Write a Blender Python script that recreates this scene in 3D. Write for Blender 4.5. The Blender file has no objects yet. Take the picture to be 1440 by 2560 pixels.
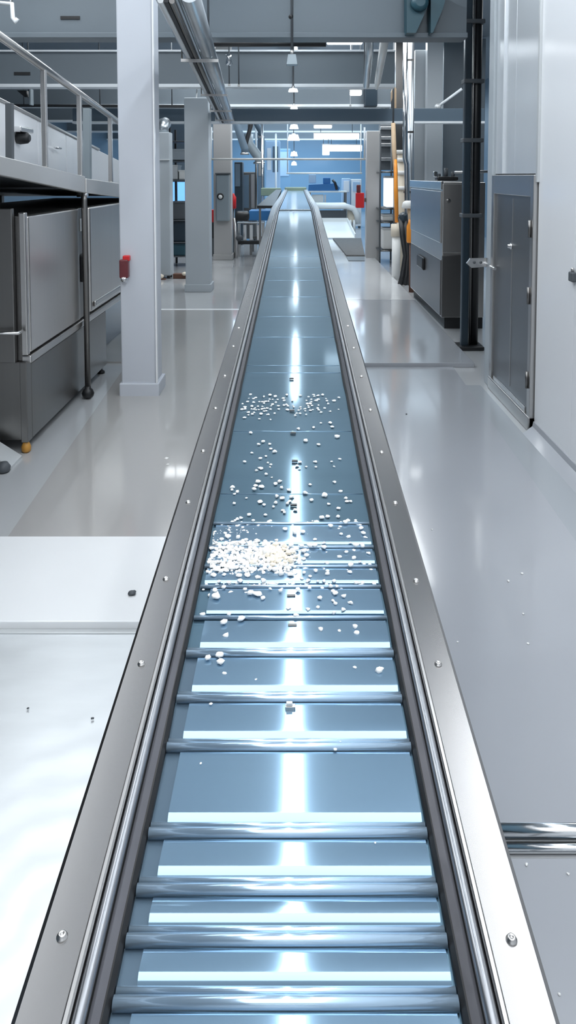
import bpy, bmesh, math, random
from mathutils import Vector, Matrix
random.seed(7)
C = bpy.context.scene.collection
SC = bpy.context.scene

# ------------------------------------------------------------------ camera
F = 1850.0; TP = 0.0617; PITCH = math.atan(TP); CX = 740.0; CY = 440 + F * TP; H = 2.1
cam = bpy.data.cameras.new('camera'); co = bpy.data.objects.new('camera', cam); C.objects.link(co)
cam.sensor_fit = 'VERTICAL'; cam.sensor_height = 36.0; cam.sensor_width = 36.0
cam.lens = F / 2560 * 36.0
cam.shift_x = -(CX - 720) / 2560; cam.shift_y = -(1280 - CY) / 2560
cam.clip_start = 0.05; cam.clip_end = 200
co.location = (0, 0, H); co.rotation_euler = (math.pi / 2 - PITCH, 0, 0)
SC.camera = co

def ray(x, y):
    u = x - CX; v = CY - y
    fy = F * math.cos(PITCH) + v * math.sin(PITCH); fz = -F * math.sin(PITCH) + v * math.cos(PITCH)
    return u / fy, fz / fy
def at(x, y, D):
    a, b = ray(x, y); return Vector((a * D, D, H + b * D))
def onz(x, y, z=0.0):
    a, b = ray(x, y); return at(x, y, (z - H) / b)
def onx(x, y, X):
    a, b = ray(x, y); return at(x, y, X / a)
BZ0, BZS = 0.9875, 0.0608
def beltz(D):
    return BZ0 + BZS * D if D < 10.5 else BZ0 + BZS * 10.5 + (D - 10.5) * 0.0055
def onbelt(x, y, dz=0.0):
    a, b = ray(x, y); return at(x, y, (BZ0 + dz - H) / (b - BZS))

# ------------------------------------------------------------------ materials
M = {}
def mat(name, col, rough=0.5, metal=0.0, coat=0.0, coat_rough=0.1, var=0.0, vscale=4.0, stretch=None, bump=0.0, bscale=40.0, spec=0.5, rvar=0.0):
    m = bpy.data.materials.new(name); m.use_nodes = True; nt = m.node_tree; b = nt.nodes['Principled BSDF']
    b.inputs['Base Color'].default_value = (*col, 1); b.inputs['Roughness'].default_value = rough
    b.inputs['Metallic'].default_value = metal; b.inputs['Coat Weight'].default_value = coat
    b.inputs['Coat Roughness'].default_value = coat_rough; b.inputs['Specular IOR Level'].default_value = spec
    tc = nt.nodes.new('ShaderNodeTexCoord'); mp = nt.nodes.new('ShaderNodeMapping')
    nt.links.new(tc.outputs['Object'], mp.inputs['Vector'])
    if stretch: mp.inputs['Scale'].default_value = stretch
    nz = nt.nodes.new('ShaderNodeTexNoise'); nz.inputs['Scale'].default_value = vscale; nz.inputs['Detail'].default_value = 5
    nt.links.new(mp.outputs['Vector'], nz.inputs['Vector'])
    if var:
        mx = nt.nodes.new('ShaderNodeMix'); mx.data_type = 'RGBA'
        mx.inputs[6].default_value = (*[max(0, c * (1 - var)) for c in col], 1); mx.inputs[7].default_value = (*[min(1, c * (1 + var)) for c in col], 1)
        nt.links.new(nz.outputs['Fac'], mx.inputs[0]); nt.links.new(mx.outputs[2], b.inputs['Base Color'])
    if rvar:
        r = nt.nodes.new('ShaderNodeMapRange'); r.inputs['To Min'].default_value = max(0.02, rough - rvar); r.inputs['To Max'].default_value = rough + rvar
        nt.links.new(nz.outputs['Fac'], r.inputs['Value']); nt.links.new(r.outputs['Result'], b.inputs['Roughness'])
    if bump:
        n2 = nt.nodes.new('ShaderNodeTexNoise'); n2.inputs['Scale'].default_value = bscale; n2.inputs['Detail'].default_value = 3
        nt.links.new(mp.outputs['Vector'], n2.inputs['Vector'])
        bp = nt.nodes.new('ShaderNodeBump'); bp.inputs['Strength'].default_value = bump; bp.inputs['Distance'].default_value = 0.01
        nt.links.new(n2.outputs['Fac'], bp.inputs['Height']); nt.links.new(bp.outputs['Normal'], b.inputs['Normal'])
    M[name] = m; return m
def mat2(name, col, r1, r2, fac, metal=1.0, var=0.06, stretch=(0.15, 3, 1)):
    m = bpy.data.materials.new(name); m.use_nodes = True; nt = m.node_tree; a = nt.nodes['Principled BSDF']; b = nt.nodes.new('ShaderNodeBsdfPrincipled')
    tc = nt.nodes.new('ShaderNodeTexCoord'); mp = nt.nodes.new('ShaderNodeMapping'); mp.inputs['Scale'].default_value = stretch
    nz = nt.nodes.new('ShaderNodeTexNoise'); nz.inputs['Scale'].default_value = 5; nz.inputs['Detail'].default_value = 6
    nt.links.new(tc.outputs['Object'], mp.inputs['Vector']); nt.links.new(mp.outputs['Vector'], nz.inputs['Vector'])
    mx = nt.nodes.new('ShaderNodeMix'); mx.data_type = 'RGBA'
    mx.inputs[6].default_value = (*[c * (1 - var) for c in col], 1); mx.inputs[7].default_value = (*[min(1, c * (1 + var)) for c in col], 1)
    nt.links.new(nz.outputs['Fac'], mx.inputs[0])
    for n, r in ((a, r1), (b, r2)):
        n.inputs['Metallic'].default_value = metal; n.inputs['Roughness'].default_value = r; nt.links.new(mx.outputs[2], n.inputs['Base Color'])
    ms = nt.nodes.new('ShaderNodeMixShader'); ms.inputs[0].default_value = fac
    nt.links.new(a.outputs[0], ms.inputs[1]); nt.links.new(b.outputs[0], ms.inputs[2]); nt.links.new(ms.outputs[0], nt.nodes['Material Output'].inputs[0])
    M[name] = m; return m
def emat(name, col, s):
    m = bpy.data.materials.new(name); m.use_nodes = True; b = m.node_tree.nodes['Principled BSDF']
    b.inputs['Base Color'].default_value = (*col, 1); b.inputs['Emission Color'].default_value = (*col, 1); b.inputs['Emission Strength'].default_value = s
    M[name] = m; return m

mat('floor_epoxy', (0.50, 0.51, 0.52), 0.16, 0, coat=0.5, coat_rough=0.06, var=0.06, vscale=0.9, rvar=0.05)
mat('floor_pale_reflect', (0.72, 0.73, 0.74), 0.14, 0, coat=0.6, coat_rough=0.05, var=0.04, vscale=0.8)  # paler base colour stands in for reflections on the far walkway
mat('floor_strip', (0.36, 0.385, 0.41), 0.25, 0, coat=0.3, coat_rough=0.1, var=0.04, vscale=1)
mat('floor_grey', (0.385, 0.40, 0.43), 0.2, 0, coat=0.4, coat_rough=0.07, var=0.05, vscale=0.8)
mat('floor_beige', (0.43, 0.42, 0.41), 0.16, 0, coat=0.6, coat_rough=0.05, var=0.06, vscale=0.7)
mat('plate_white', (0.90, 0.91, 0.92), 0.3, 0.0, coat=0.3, coat_rough=0.2, var=0.04, vscale=2, rvar=0.06)
mat('plate_steel', (0.74, 0.77, 0.79), 0.42, 0.45, var=0.08, vscale=3, stretch=(1, 4, 1), rvar=0.1)
mat('lip_grey', (0.60, 0.62, 0.63), 0.4, 0.3)
mat('wall_white', (0.87, 0.88, 0.90), 0.30, 0, coat=0.4, coat_rough=0.15, var=0.02, vscale=1)
mat('wall_satin', (0.72, 0.75, 0.78), 0.28, 0.4, coat=0.2, coat_rough=0.2, var=0.03, vscale=2, stretch=(1, 1, 0.1))
mat('paint_beam', (0.135, 0.165, 0.19), 0.5, 0, var=0.05, vscale=0.8)
mat('paint_ledge', (0.72, 0.76, 0.79), 0.4)
mat('lintel_blue', (0.085, 0.125, 0.165), 0.5, 0, var=0.06, vscale=1)
mat('ceiling_grey', (0.20, 0.24, 0.28), 0.7)
mat('column_white', (0.56, 0.59, 0.645), 0.45, 0, var=0.03, vscale=1.5)
mat('column_grey', (0.42, 0.46, 0.49), 0.45, 0, var=0.03, vscale=1.5)
mat('column_warm', (0.46, 0.45, 0.44), 0.45, 0, var=0.03, vscale=1.5)
mat('steel', (0.56, 0.55, 0.54), 0.28, 1.0, var=0.04, vscale=6, stretch=(6, 0.4, 0.4))
mat('fascia_steel', (0.76, 0.75, 0.73), 0.4, 0.8, var=0.05, vscale=3, stretch=(1, 1, 4))
mat('rail_reflect_steel', (0.085, 0.13, 0.175), 0.35, 0.6)  # dark colour standing in for the rail mirrored at the slat ends
mat('steel_panel', (0.66, 0.635, 0.61), 0.30, 1.0, var=0.04, vscale=3, stretch=(8, 8, 0.15))
mat('steel_dark', (0.22, 0.215, 0.21), 0.34, 1.0, var=0.05, vscale=3, stretch=(8, 8, 0.15))
mat('steel_bright', (0.78, 0.78, 0.78), 0.22, 1.0, var=0.05, vscale=5)
mat('steel_rail', (0.31, 0.305, 0.305), 0.27, 1.0)
mat('chrome', (0.72, 0.74, 0.76), 0.14, 1.0)
mat('door_steel', (0.25, 0.26, 0.27), 0.34, 0.9, var=0.08, vscale=2, rvar=0.05)
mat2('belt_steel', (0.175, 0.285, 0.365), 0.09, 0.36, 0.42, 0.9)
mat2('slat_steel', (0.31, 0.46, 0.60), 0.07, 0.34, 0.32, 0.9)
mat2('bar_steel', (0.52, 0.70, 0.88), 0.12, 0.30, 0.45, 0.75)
mat('tube_dull', (0.30, 0.31, 0.33), 0.3, 0.9)
mat('guide_dark', (0.14, 0.14, 0.155), 0.28, 0.6, var=0.15, vscale=10, bump=0.15, bscale=12)
mat('rubber_black', (0.008, 0.008, 0.009), 0.5)
mat('navy', (0.02, 0.035, 0.05), 0.35)
mat('black', (0.015, 0.016, 0.018), 0.4)
mat('dark_gap', (0.03, 0.032, 0.035), 0.7)
mat('dark_grey', (0.08, 0.09, 0.10), 0.5)
mat('mat_grey', (0.13, 0.125, 0.12), 0.85, 0, var=0.2, vscale=14, bump=0.4, bscale=60)
mat('white_plastic', (0.80, 0.80, 0.78), 0.35)
mat('cream', (0.72, 0.64, 0.52), 0.55, var=0.06)
mat('orange', (0.85, 0.30, 0.03), 0.45, var=0.1, vscale=8)
mat('amber', (0.55, 0.27, 0.05), 0.4)
mat('tan', (0.55, 0.40, 0.26), 0.6, var=0.12, vscale=10)
mat('brown', (0.12, 0.055, 0.035), 0.7)
mat('red', (0.60, 0.015, 0.02), 0.4)
mat('red_dark', (0.13, 0.025, 0.03), 0.35)
mat('teal', (0.02, 0.07, 0.095), 0.45, var=0.08)
mat('blue', (0.03, 0.17, 0.42), 0.4, var=0.1)
mat('blue_pale', (0.45, 0.60, 0.78), 0.4, var=0.06)
mat('blue_grey', (0.11, 0.16, 0.21), 0.4, 0.0, var=0.08)
mat('box_grey', (0.28, 0.33, 0.36), 0.4, 0.2)
mat('green', (0.20, 0.28, 0.22), 0.5)
mat('crumb', (0.96, 0.95, 0.93), 0.6)
mat('crumb_cream', (0.85, 0.78, 0.66), 0.65)
mat('silver_duct', (0.50, 0.54, 0.57), 0.3, 0.9, var=0.12, vscale=3, bump=0.1, bscale=5)
mat('far_wall', (0.22, 0.38, 0.54), 0.4, 0, coat=0.3)
emat('tube_glow', (0.86, 0.94, 1.0), 9)
emat('strip_glow', (0.86, 0.94, 1.0), 42)
emat('lamp_glow', (0.88, 0.95, 1.0), 4)
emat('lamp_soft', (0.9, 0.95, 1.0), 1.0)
emat('window_glow', (0.16, 0.42, 0.95), 1.1)

def swirl(m, centre, scale):
    nt = m.node_tree; b = nt.nodes['Principled BSDF']; tc = nt.nodes.new('ShaderNodeTexCoord'); mp = nt.nodes.new('ShaderNodeMapping')
    mp.inputs['Location'].default_value = (-centre[0], -centre[1], 0); nt.links.new(tc.outputs['Object'], mp.inputs['Vector'])
    wv = nt.nodes.new('ShaderNodeTexWave'); wv.wave_type = 'RINGS'; wv.rings_direction = 'Z'; wv.inputs['Scale'].default_value = scale; wv.inputs['Distortion'].default_value = 9; wv.inputs['Detail'].default_value = 9; wv.inputs['Detail Scale'].default_value = 1.5
    nt.links.new(mp.outputs['Vector'], wv.inputs['Vector'])
    r = nt.nodes.new('ShaderNodeMapRange'); r.inputs['To Min'].default_value = 0.36; r.inputs['To Max'].default_value = 0.43
    nt.links.new(wv.outputs['Fac'], r.inputs['Value']); nt.links.new(r.outputs['Result'], b.inputs['Roughness'])
swirl(M['plate_steel'], (-0.2, 1.4), 2.2)

# ------------------------------------------------------------------ mesh builder
class MB:
    def __init__(s): s.bm = bmesh.new()
    def hexa(s, p, bev=0.0):
        vs = [s.bm.verts.new(q) for q in p]
        fs = [s.bm.faces.new([vs[i] for i in f]) for f in ((0, 3, 2, 1), (4, 5, 6, 7), (0, 1, 5, 4), (1, 2, 6, 5), (2, 3, 7, 6), (3, 0, 4, 7))]
        bmesh.ops.recalc_face_normals(s.bm, faces=fs)
        if bev:
            es = list({e for f in fs for e in f.edges})
            bmesh.ops.bevel(s.bm, geom=es, offset=bev, segments=2, profile=0.5, affect='EDGES')
        return s
    def box(s, a, b, bev=0.0):
        x0, x1 = sorted((a[0], b[0])); y0, y1 = sorted((a[1], b[1])); z0, z1 = sorted((a[2], b[2]))
        return s.hexa([(x0, y0, z0), (x1, y0, z0), (x1, y1, z0), (x0, y1, z0), (x0, y0, z1), (x1, y0, z1), (x1, y1, z1), (x0, y1, z1)], bev)
    def beam(s, a, b, w, h, bev=0.0):
        a = Vector(a); b = Vector(b); d = (b - a).normalized()
        up = Vector((0, 0, 1)) if abs(d.z) < 0.95 else Vector((0, 1, 0))
        r = d.cross(up).normalized() * w / 2; u = r.cross(d).normalized() * h / 2
        return s.hexa([a - r - u, a + r - u, b + r - u, b - r - u, a - r + u, a + r + u, b + r + u, b - r + u], bev)
    def tube(s, pts, r, n=14, cap=True):
        pts = [Vector(p) for p in pts]; rings = []
        rr = r if isinstance(r, (list, tuple)) else [r] * len(pts)
        prev = None
        for i, p in enumerate(pts):
            d = (pts[min(i + 1, len(pts) - 1)] - pts[max(i - 1, 0)]).normalized()
            if prev is None:
                up = Vector((0, 0, 1)) if abs(d.z) < 0.9 else Vector((0, 1, 0)); a = d.cross(up).normalized()
            else:
                a = (prev - d * prev.dot(d)).normalized()
            prev = a; b = d.cross(a)
            rings.append([s.bm.verts.new(p + (a * math.cos(t) + b * math.sin(t)) * rr[i]) for t in [2 * math.pi * k / n for k in range(n)]])
        fs = []
        for q in range(len(rings) - 1):
            for k in range(n):
                f = s.bm.faces.new((rings[q][k], rings[q][(k + 1) % n], rings[q + 1][(k + 1) % n], rings[q + 1][k])); f.smooth = True; fs.append(f)
        if cap: fs.append(s.bm.faces.new(rings[0])); fs.append(s.bm.faces.new(rings[-1]))
        bmesh.ops.recalc_face_normals(s.bm, faces=fs)
        return s
    def lathe(s, base, prof, n=24, axis='Z'):
        base = Vector(base); rings = []
        def pos(r, z, t):
            v = (r * math.cos(t), r * math.sin(t), z)
            if axis == 'Y': v = (v[0], v[2], v[1])
            if axis == 'X': v = (v[2], v[0], v[1])
            return base + Vector(v)
        for r, z in prof:
            rings.append([s.bm.verts.new(pos(max(r, 1e-4), z, 2 * math.pi * k / n)) for k in range(n)])
        fs = []
        for q in range(len(rings) - 1):
            for k in range(n):
                f = s.bm.faces.new((rings[q][k], rings[q][(k + 1) % n], rings[q + 1][(k + 1) % n], rings[q + 1][k])); f.smooth = True; fs.append(f)
        fs.append(s.bm.faces.new(rings[0])); fs.append(s.bm.faces.new(rings[-1]))
        bmesh.ops.recalc_face_normals(s.bm, faces=fs)
        return s
    def prism(s, poly, d):
        d = Vector(d); a = [s.bm.verts.new(Vector(p)) for p in poly]; b = [s.bm.verts.new(Vector(p) + d) for p in poly]
        n = len(poly); fs = [s.bm.faces.new(a), s.bm.faces.new(b)]
        for i in range(n): fs.append(s.bm.faces.new((a[i], a[(i + 1) % n], b[(i + 1) % n], b[i])))
        bmesh.ops.recalc_face_normals(s.bm, faces=fs); return s
    def sheet(s, rows, smooth=True):
        g = [[s.bm.verts.new(Vector(p)) for p in r] for r in rows]
        for i in range(len(g) - 1):
            for j in range(len(g[0]) - 1):
                f = s.bm.faces.new((g[i][j], g[i][j + 1], g[i + 1][j + 1], g[i + 1][j])); f.smooth = smooth
        return s
    def blob(s, c, sx, sy, sz, j=0.25, sub=1):
        r = bmesh.ops.create_icosphere(s.bm, subdivisions=sub, radius=1.0)
        c = Vector(c)
        for v in r['verts']:
            k = 1 + random.uniform(-j, j); v.co = Vector((v.co.x * sx * k, v.co.y * sy * k, v.co.z * sz * k)) + c
        return s
    def build(s, name, m, parent=None):
        me = bpy.data.meshes.new(name)
        if parent is not None:
            w = Vector((0, 0, 0)); q = parent
            while q is not None: w = w + Vector(q.location); q = q.parent
            bmesh.ops.translate(s.bm, verts=s.bm.verts[:], vec=-w)
        s.bm.to_mesh(me); s.bm.free(); me.materials.append(M[m])
        o = bpy.data.objects.new(name, me); C.objects.link(o)
        if parent is not None: o.parent = parent
        return o

def tag(o, label=None, cat=None, group=None, kind=None):
    if label: o['label'] = label
    if cat: o['category'] = cat
    if group: o['group'] = group
    if kind: o['kind'] = kind
    return o
def thing(name, label, cat, loc, group=None, kind=None):
    o = bpy.data.objects.new(name, None); C.objects.link(o); o.location = loc; o.empty_display_size = 0.1
    return tag(o, label, cat, group, kind)
def solo(name, mb, m, label, cat, loc=None, group=None, kind=None):
    o = mb.build(name, m); return tag(o, label, cat, group, kind)
def struct(name, mb, m, parent=None, label=None, cat=None):
    o = mb.build(name, m, parent)
    if parent is None: o['kind'] = 'structure'
    if label: o['label'] = label
    if cat: o['category'] = cat
    return o
def pbox(x0, y0, x1, y1, D, depth, bev=0.0, mb=None):
    """box whose front face covers this part of the view at distance D"""
    a = at(x0, y1, D); b = at(x1, y0, D); return (mb or MB()).box(a, (b.x, D + depth, b.z), bev)

# ------------------------------------------------------------------ the setting
XL, XR, YN, YF, ZC = -8.0, 6.5, -4.0, 44.0, 5.4
struct('floor', MB().box((XL, YN, -0.2), (XR, YF, 0.0)), 'floor_epoxy', label='glossy grey epoxy factory floor', cat='floor')
struct('ceiling', MB().box((XL, YN, ZC), (XR, YF, ZC + 0.2)), 'ceiling_grey', label='dark slate ceiling above the deep beams', cat='ceiling')
struct('wall_left', MB().box((XL - 0.2, YN, 0), (XL, YF, ZC)), 'blue_grey', label='grey wall far behind the left machine', cat='wall')
struct('wall_far', MB().box((XL, YF, 0), (XR, YF + 0.2, ZC)), 'far_wall', label='pale blue wall at the far end of the hall', cat='wall')
struct('wall_back', MB().box((XL, YN - 0.2, 0), (XR, YN, ZC)), 'wall_white', label='white wall behind the viewer', cat='wall')
struct('wall_side', MB().box((XR, YN, 0), (XR + 0.2, YF, ZC)), 'blue_grey', label='grey outer wall right of the cabinets', cat='wall')

# right insulated-panel wall, built of separate upright panels with thin joints
XW = 1.95; YE = 7.42
wr = thing('wall_right', 'white insulated panel wall along the right side', 'wall', (XW, 3, 0), kind='structure')
DN, DFAR = 6.02, 7.20
cuts = [YN, -2.6, -1.4, -0.2, 1.0, 2.2, 3.4, 4.35, 5.15, DN - 0.07]
for a, b in zip(cuts[:-1], cuts[1:]):
    MB().box((XW, a + 0.003, 0.0), (XW + 0.12, b - 0.003, ZC), 0.003).build('panel', 'wall_white', wr)
MB().box((XW, DN - 0.067, 2.12), (XW + 0.12, 6.62, ZC), 0.003).build('panel', 'wall_satin', wr)
MB().box((XW, 6.626, 2.12), (XW + 0.12, YE - 0.165, ZC), 0.003).build('panel', 'wall_satin', wr)
MB().box((XW + 0.03, YN, 0), (XW + 0.1, YE, ZC)).build('core', 'dark_grey', wr)
MB().box((XW - 0.03, YE - 0.16, 0), (XW + 0.14, YE + 0.02, ZC), 0.012).build('end_post', 'column_grey', wr)
MB().box((XW - 0.02, DN - 0.09, 2.05), (XW + 0.01, DN - 0.045, ZC), 0.004).build('cover_strip', 'lip_grey', wr)
MB().box((XW - 0.02, 6.95, 2.12), (XW + 0.01, 6.985, ZC), 0.004).build('cover_strip', 'wall_satin', wr)
# coved skirting along that wall
struct('baseboard_right', MB().prism([(XW, YN, 0.0), (XW - 0.10, YN, 0.0), (XW - 0.02, YN, 0.06), (XW - 0.012, YN, 0.10), (XW, YN, 0.10)], (0, 5.93 - YN, 0)), 'floor_grey', label='grey coved skirting at the foot of the white panel wall', cat='baseboard')

# stainless door in that wall
dr = thing('door_1', 'dark stainless steel door in the white panel wall', 'door', (XW, DN, 0), kind='structure')
fx0, fx1 = XW - 0.035, XW + 0.05
m = MB().box((fx0, DN - 0.05, 0.0), (fx1, DN + 0.03, 2.11), 0.006).box((fx0, DFAR - 0.03, 0.0), (fx1, DFAR + 0.05, 2.11), 0.006)
m.box((fx0, DN + 0.03, 1.93), (fx1, DFAR - 0.03, 2.11), 0.006).box((fx0 - 0.01, DN - 0.05, 0.0), (fx1, DFAR + 0.05, 0.12), 0.008)
m.build('door_frame', 'steel', dr)
MB().box((XW - 0.012, DN + 0.03, 0.12), (XW + 0.04, DFAR - 0.03, 1.93), 0.004).build('door_leaf', 'door_steel', dr)
MB().box((XW - 0.016, 6.60, 0.2), (XW - 0.010, 6.612, 1.9)).build('fold_seam', 'steel', dr)
MB().lathe((XW - 0.012, 6.62, 1.47), [(0.03, 0), (0.03, -0.012), (0.018, -0.02), (0.016, -0.035), (0, -0.037)], axis='X').build('lock_knob', 'steel_bright', dr)
for z in (0.35, 1.05, 1.6):
    MB().tube([(XW - 0.045, DN + 0.0, z), (XW - 0.045, DN + 0.0, z + 0.14)], 0.012).build('hinge', 'steel_dark', dr)
MB().box((XW - 0.03, DN + 0.1, 0.12), (XW - 0.012, DFAR - 0.1, 0.16), 0.004).build('sweep', 'steel_bright', dr)
# lever latch standing out from the far jamb
lt = MB()
p0 = at(1172, 657, 7.34); z0 = p0.z
lt.prism([(1.70, 7.33, z0 - 0.005), (1.735, 7.33, z0 + 0.045), (1.93, 7.33, z0 + 0.05), (1.93, 7.33, z0 - 0.035), (1.75, 7.33, z0 - 0.05)], (0, 0.03, 0))
lat = lt.build('latch_plate', 'steel_bright', dr)
for dx in (1.775, 1.84): MB().lathe((dx, 7.334, z0 + 0.005), [(0.014, 0), (0.014, -0.008), (0, -0.008)], axis='Y').build('bolt', 'dark_grey', lat)
MB().tube([(XW - 0.02, 7.30, z0 - 0.02), (XW - 0.05, 7.2, z0 - 0.02), (XW - 0.05, 7.02, z0 - 0.02)], 0.014).build('latch_bar', 'steel_bright', dr)

# sensor on the white wall at the frame edge
sp = onx(1436, 688, XW)
sn = thing('wall_sensor', 'small dark sensor box fixed on the white panel wall', 'sensor', (XW, sp.y, sp.z))
MB().box((XW - 0.035, sp.y - 0.05, sp.z - 0.045), (XW, sp.y + 0.03, sp.z + 0.025), 0.01).build('housing', 'dark_grey', sn)
MB().lathe((XW - 0.018, sp.y - 0.01, sp.z + 0.025), [(0.012, 0), (0.012, 0.025), (0.006, 0.03)]).build('cable_gland', 'steel', sn)

# floor plates and strips (raised a little on the epoxy)
LIPY = 3.30
struct('floor_plate', MB().box((-1.72, 1.0, 0), (-0.30, LIPY, 0.006), 0.002), 'plate_steel', label='pale scratched steel floor plate left of the conveyor, nearest the viewer', cat='floor plate')
E4 = onz(200, 1340, 0.045).y
struct('floor_plate', MB().box((-3.0, LIPY, 0), (-0.30, E4, 0.045), 0.006), 'plate_white', label='raised white floor plate left of the conveyor with a lip', cat='floor plate')
struct('trim_1', MB().box((-3.0, LIPY - 0.035, 0), (-0.30, LIPY, 0.012), 0.004), 'lip_grey', label='thin bright edge strip under the raised white floor plate', cat='trim')
e1, e2 = onz(0, 1370, 0.02), onz(265, 985, 0.02)
k = (e2.x - e1.x) / (e2.y - e1.y)
struct('floor_plate', MB().prism([(-0.30, E4, 0), (e1.x + k * (E4 - e1.y), E4, 0), (e1.x + k * (8.2 - e1.y), 8.2, 0), (-0.30, 8.2, 0)], (0, 0, 0.02)), 'floor_beige', label='warm grey glossy walkway beside the left machine', cat='floor plate')
struct('floor_plate', MB().box((-2.35, 8.2, 0), (-0.30, 11.4, 0.02)), 'floor_beige', label='warm grey floor section beyond the nearest white column', cat='floor plate')
struct('trim_2', MB().box((-2.2, 11.4, 0), (-0.30, 11.5, 0.022)), 'plate_white', label='white cross strip on the floor before the grey column', cat='trim')
s1, s2 = onz(1440, 1354, 0.01), onz(1194, 1005, 0.01)
ks = (s2.x - s1.x) / (s2.y - s1.y)
TB = onz(1340, 2062, .05).y
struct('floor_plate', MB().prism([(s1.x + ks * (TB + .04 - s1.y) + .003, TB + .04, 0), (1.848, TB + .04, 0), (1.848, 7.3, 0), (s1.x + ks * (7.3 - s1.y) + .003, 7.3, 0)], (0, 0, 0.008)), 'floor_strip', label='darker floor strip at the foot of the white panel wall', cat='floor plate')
struct('floor_plate', MB().prism([(0.28, TB + .04, 0), (s1.x + ks * (TB + .04 - s1.y), TB + .04, 0), (s1.x + ks * (8.0 - s1.y), 8.0, 0), (0.28, 8.0, 0)], (0, 0, 0.012)), 'floor_grey', label='light grey floor plate right of the conveyor', cat='floor plate')
struct('floor_plate', MB().box((0.28, 8.02, 0), (1.96, 12.2, 0.05), 0.004), 'floor_grey', label='raised grey walkway plate in front of the steel cabinet', cat='floor plate')
struct('floor_plate', MB().box((0.28, 12.21, 0), (1.98, 27.5, 0.05), 0.004), 'floor_pale_reflect', label='glossy walkway plate carrying the dark mat, reflections coloured in as a paler tone', cat='floor plate')
struct('floor_plate', MB().box((0.28, 0.6, 0), (3.0, TB - .075, 0.012), 0.003), 'floor_grey', label='grey floor plate right of the conveyor, nearest the viewer', cat='floor plate')
struct('trim_3', MB().tube([(0.28, TB, 0.026), (1.84, TB, 0.026)], 0.024, 20).tube([(0.28, TB - .045, 0.014), (1.84, TB - .045, 0.014)], 0.013, 14), 'chrome', label='round steel threshold bar across the right floor', cat='trim')

# ceiling beams
def cbeam(D, y_top, y_bot, x0, x1, name_label):
    a = at(740, y_bot, D).z; b = at(740, y_top, D).z
    t = thing('ceiling_beam', name_label, 'beam', (0, D, a), kind='structure')
    MB().box((x0, D, a + 0.05), (x1, D + 0.16, b - 0.02)).build('web', 'paint_beam', t)
    MB().box((x0, D - 0.07, a), (x1, D + 0.23, a + 0.055), 0.006).build('lower_flange', 'paint_beam' if D < 9 else 'paint_ledge', t)
    MB().box((x0, D - 0.07, b - 0.03), (x1, D + 0.23, b), 0.006).build('upper_flange', 'paint_ledge', t)
    return t
b1 = cbeam(8.1, -40, 97, XL, 1.84, 'deep slate beam nearest the viewer, across the top of the hall')
b2 = cbeam(12.4, 126, 219, XL, 1.64, 'second slate beam with white ledges above and below')
b3 = cbeam(15.6, 190, 268, XL, 1.98, 'third slate beam just above the dark blue lintel')
for d, lab, i in ((21.0, 'fourth slate beam, first one beyond the lintel', 0), (26.0, 'fifth slate beam, second one beyond the lintel', 1), (31.5, 'sixth slate beam at the far end of the hall', 2)):
    a = 3.62
    t = thing('ceiling_beam', lab, 'beam', (0, d, a), kind='structure')
    MB().box((XL, d, a + 0.05), (3.2, d + 0.16, a + 0.55)).build('web', 'paint_beam', t)
    MB().box((XL, d - 0.07, a), (3.2, d + 0.23, a + 0.055)).build('lower_flange', 'paint_ledge', t)
for (x, y, w, D, bm_) in ((175, 44, 48, 8.1, b1), (55, 184, 40, 12.4, b2)):
    pbox(x - w / 2, y - 4, x + w / 2, y + 4, D - 0.012, 0.02, mb=None).build('slot', 'black', bm_)
zl0, zl1 = at(740, 303, 16).z, at(740, 271, 16).z
struct('lintel', MB().box((-4.8, 16.0, zl0), (4.05, 16.25, zl1), 0.01), 'lintel_blue', label='dark blue lintel beam spanning the hall at mid height', cat='lintel')
struct('trim_4', MB().box((-4.8, 15.96, zl0 - 0.05), (4.05, 16.2, zl0 - 0.002), 0.006), 'paint_ledge', label='thin white ledge under the dark blue lintel', cat='trim')

# columns
def column(x0, x1, D, m, label, ztop=ZC, base=True, depth=None, bm='same'):
    a = at(x0, 700, D).x; b = at(x1, 700, D).x; d = depth or (b - a)
    t = thing('column', label, 'column', ((a + b) / 2, D + d / 2, 0), kind='structure')
    MB().box((a, D, 0), (b, D + d, ztop), 0.012).build('shaft', m, t)
    if base:
        MB().box((a - 0.018, D - 0.02, 0), (b + 0.03, D + d + 0.02, 0.14), 0.01).build('plinth', m, t)
    return t
D1 = onz(350, 990, 0.02).y
c1 = column(300, 387, D1 + 0.02, 'column_white', 'white square column nearest the viewer, with the red alarm box')
a = at(387, 700, D1)
MB().box((a.x - 0.002, D1 + 0.005, 0.14), (a.x + 0.012, D1 + 0.05, ZC), 0.003).build('corner_guard', 'wall_white', c1)
D2 = onz(495, 730).y
c2 = column(464, 524, D2, 'column_grey', 'plain grey square column, second from the viewer', ztop=at(495, 244, D2).z)
D3 = onz(556, 650).y
c3 = column(535, 579, D3, 'column_warm', 'slim column with the grey control box on it', ztop=ZC)
D4 = onz(932, 650).y
c4 = column(915, 948, D4, 'column_warm', 'warm grey column right of the conveyor behind the dark mat', ztop=zl0 - 0.06, base=False)
# bracket on column 2 head
brk = thing('duct_bracket', 'small steel hanger between the grey column and the silver duct', 'bracket', at(500, 244, D2 + .1))
MB().tube([at(491, 246, D2 + 0.1), at(494, 205, D2 + 0.1)], 0.012).build('rod', 'steel', brk)
MB().beam(at(488, 214, D2 + 0.1), at(520, 214, D2 + 0.1), 0.05, 0.04).build('crossbar', 'paint_ledge', brk)

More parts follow.
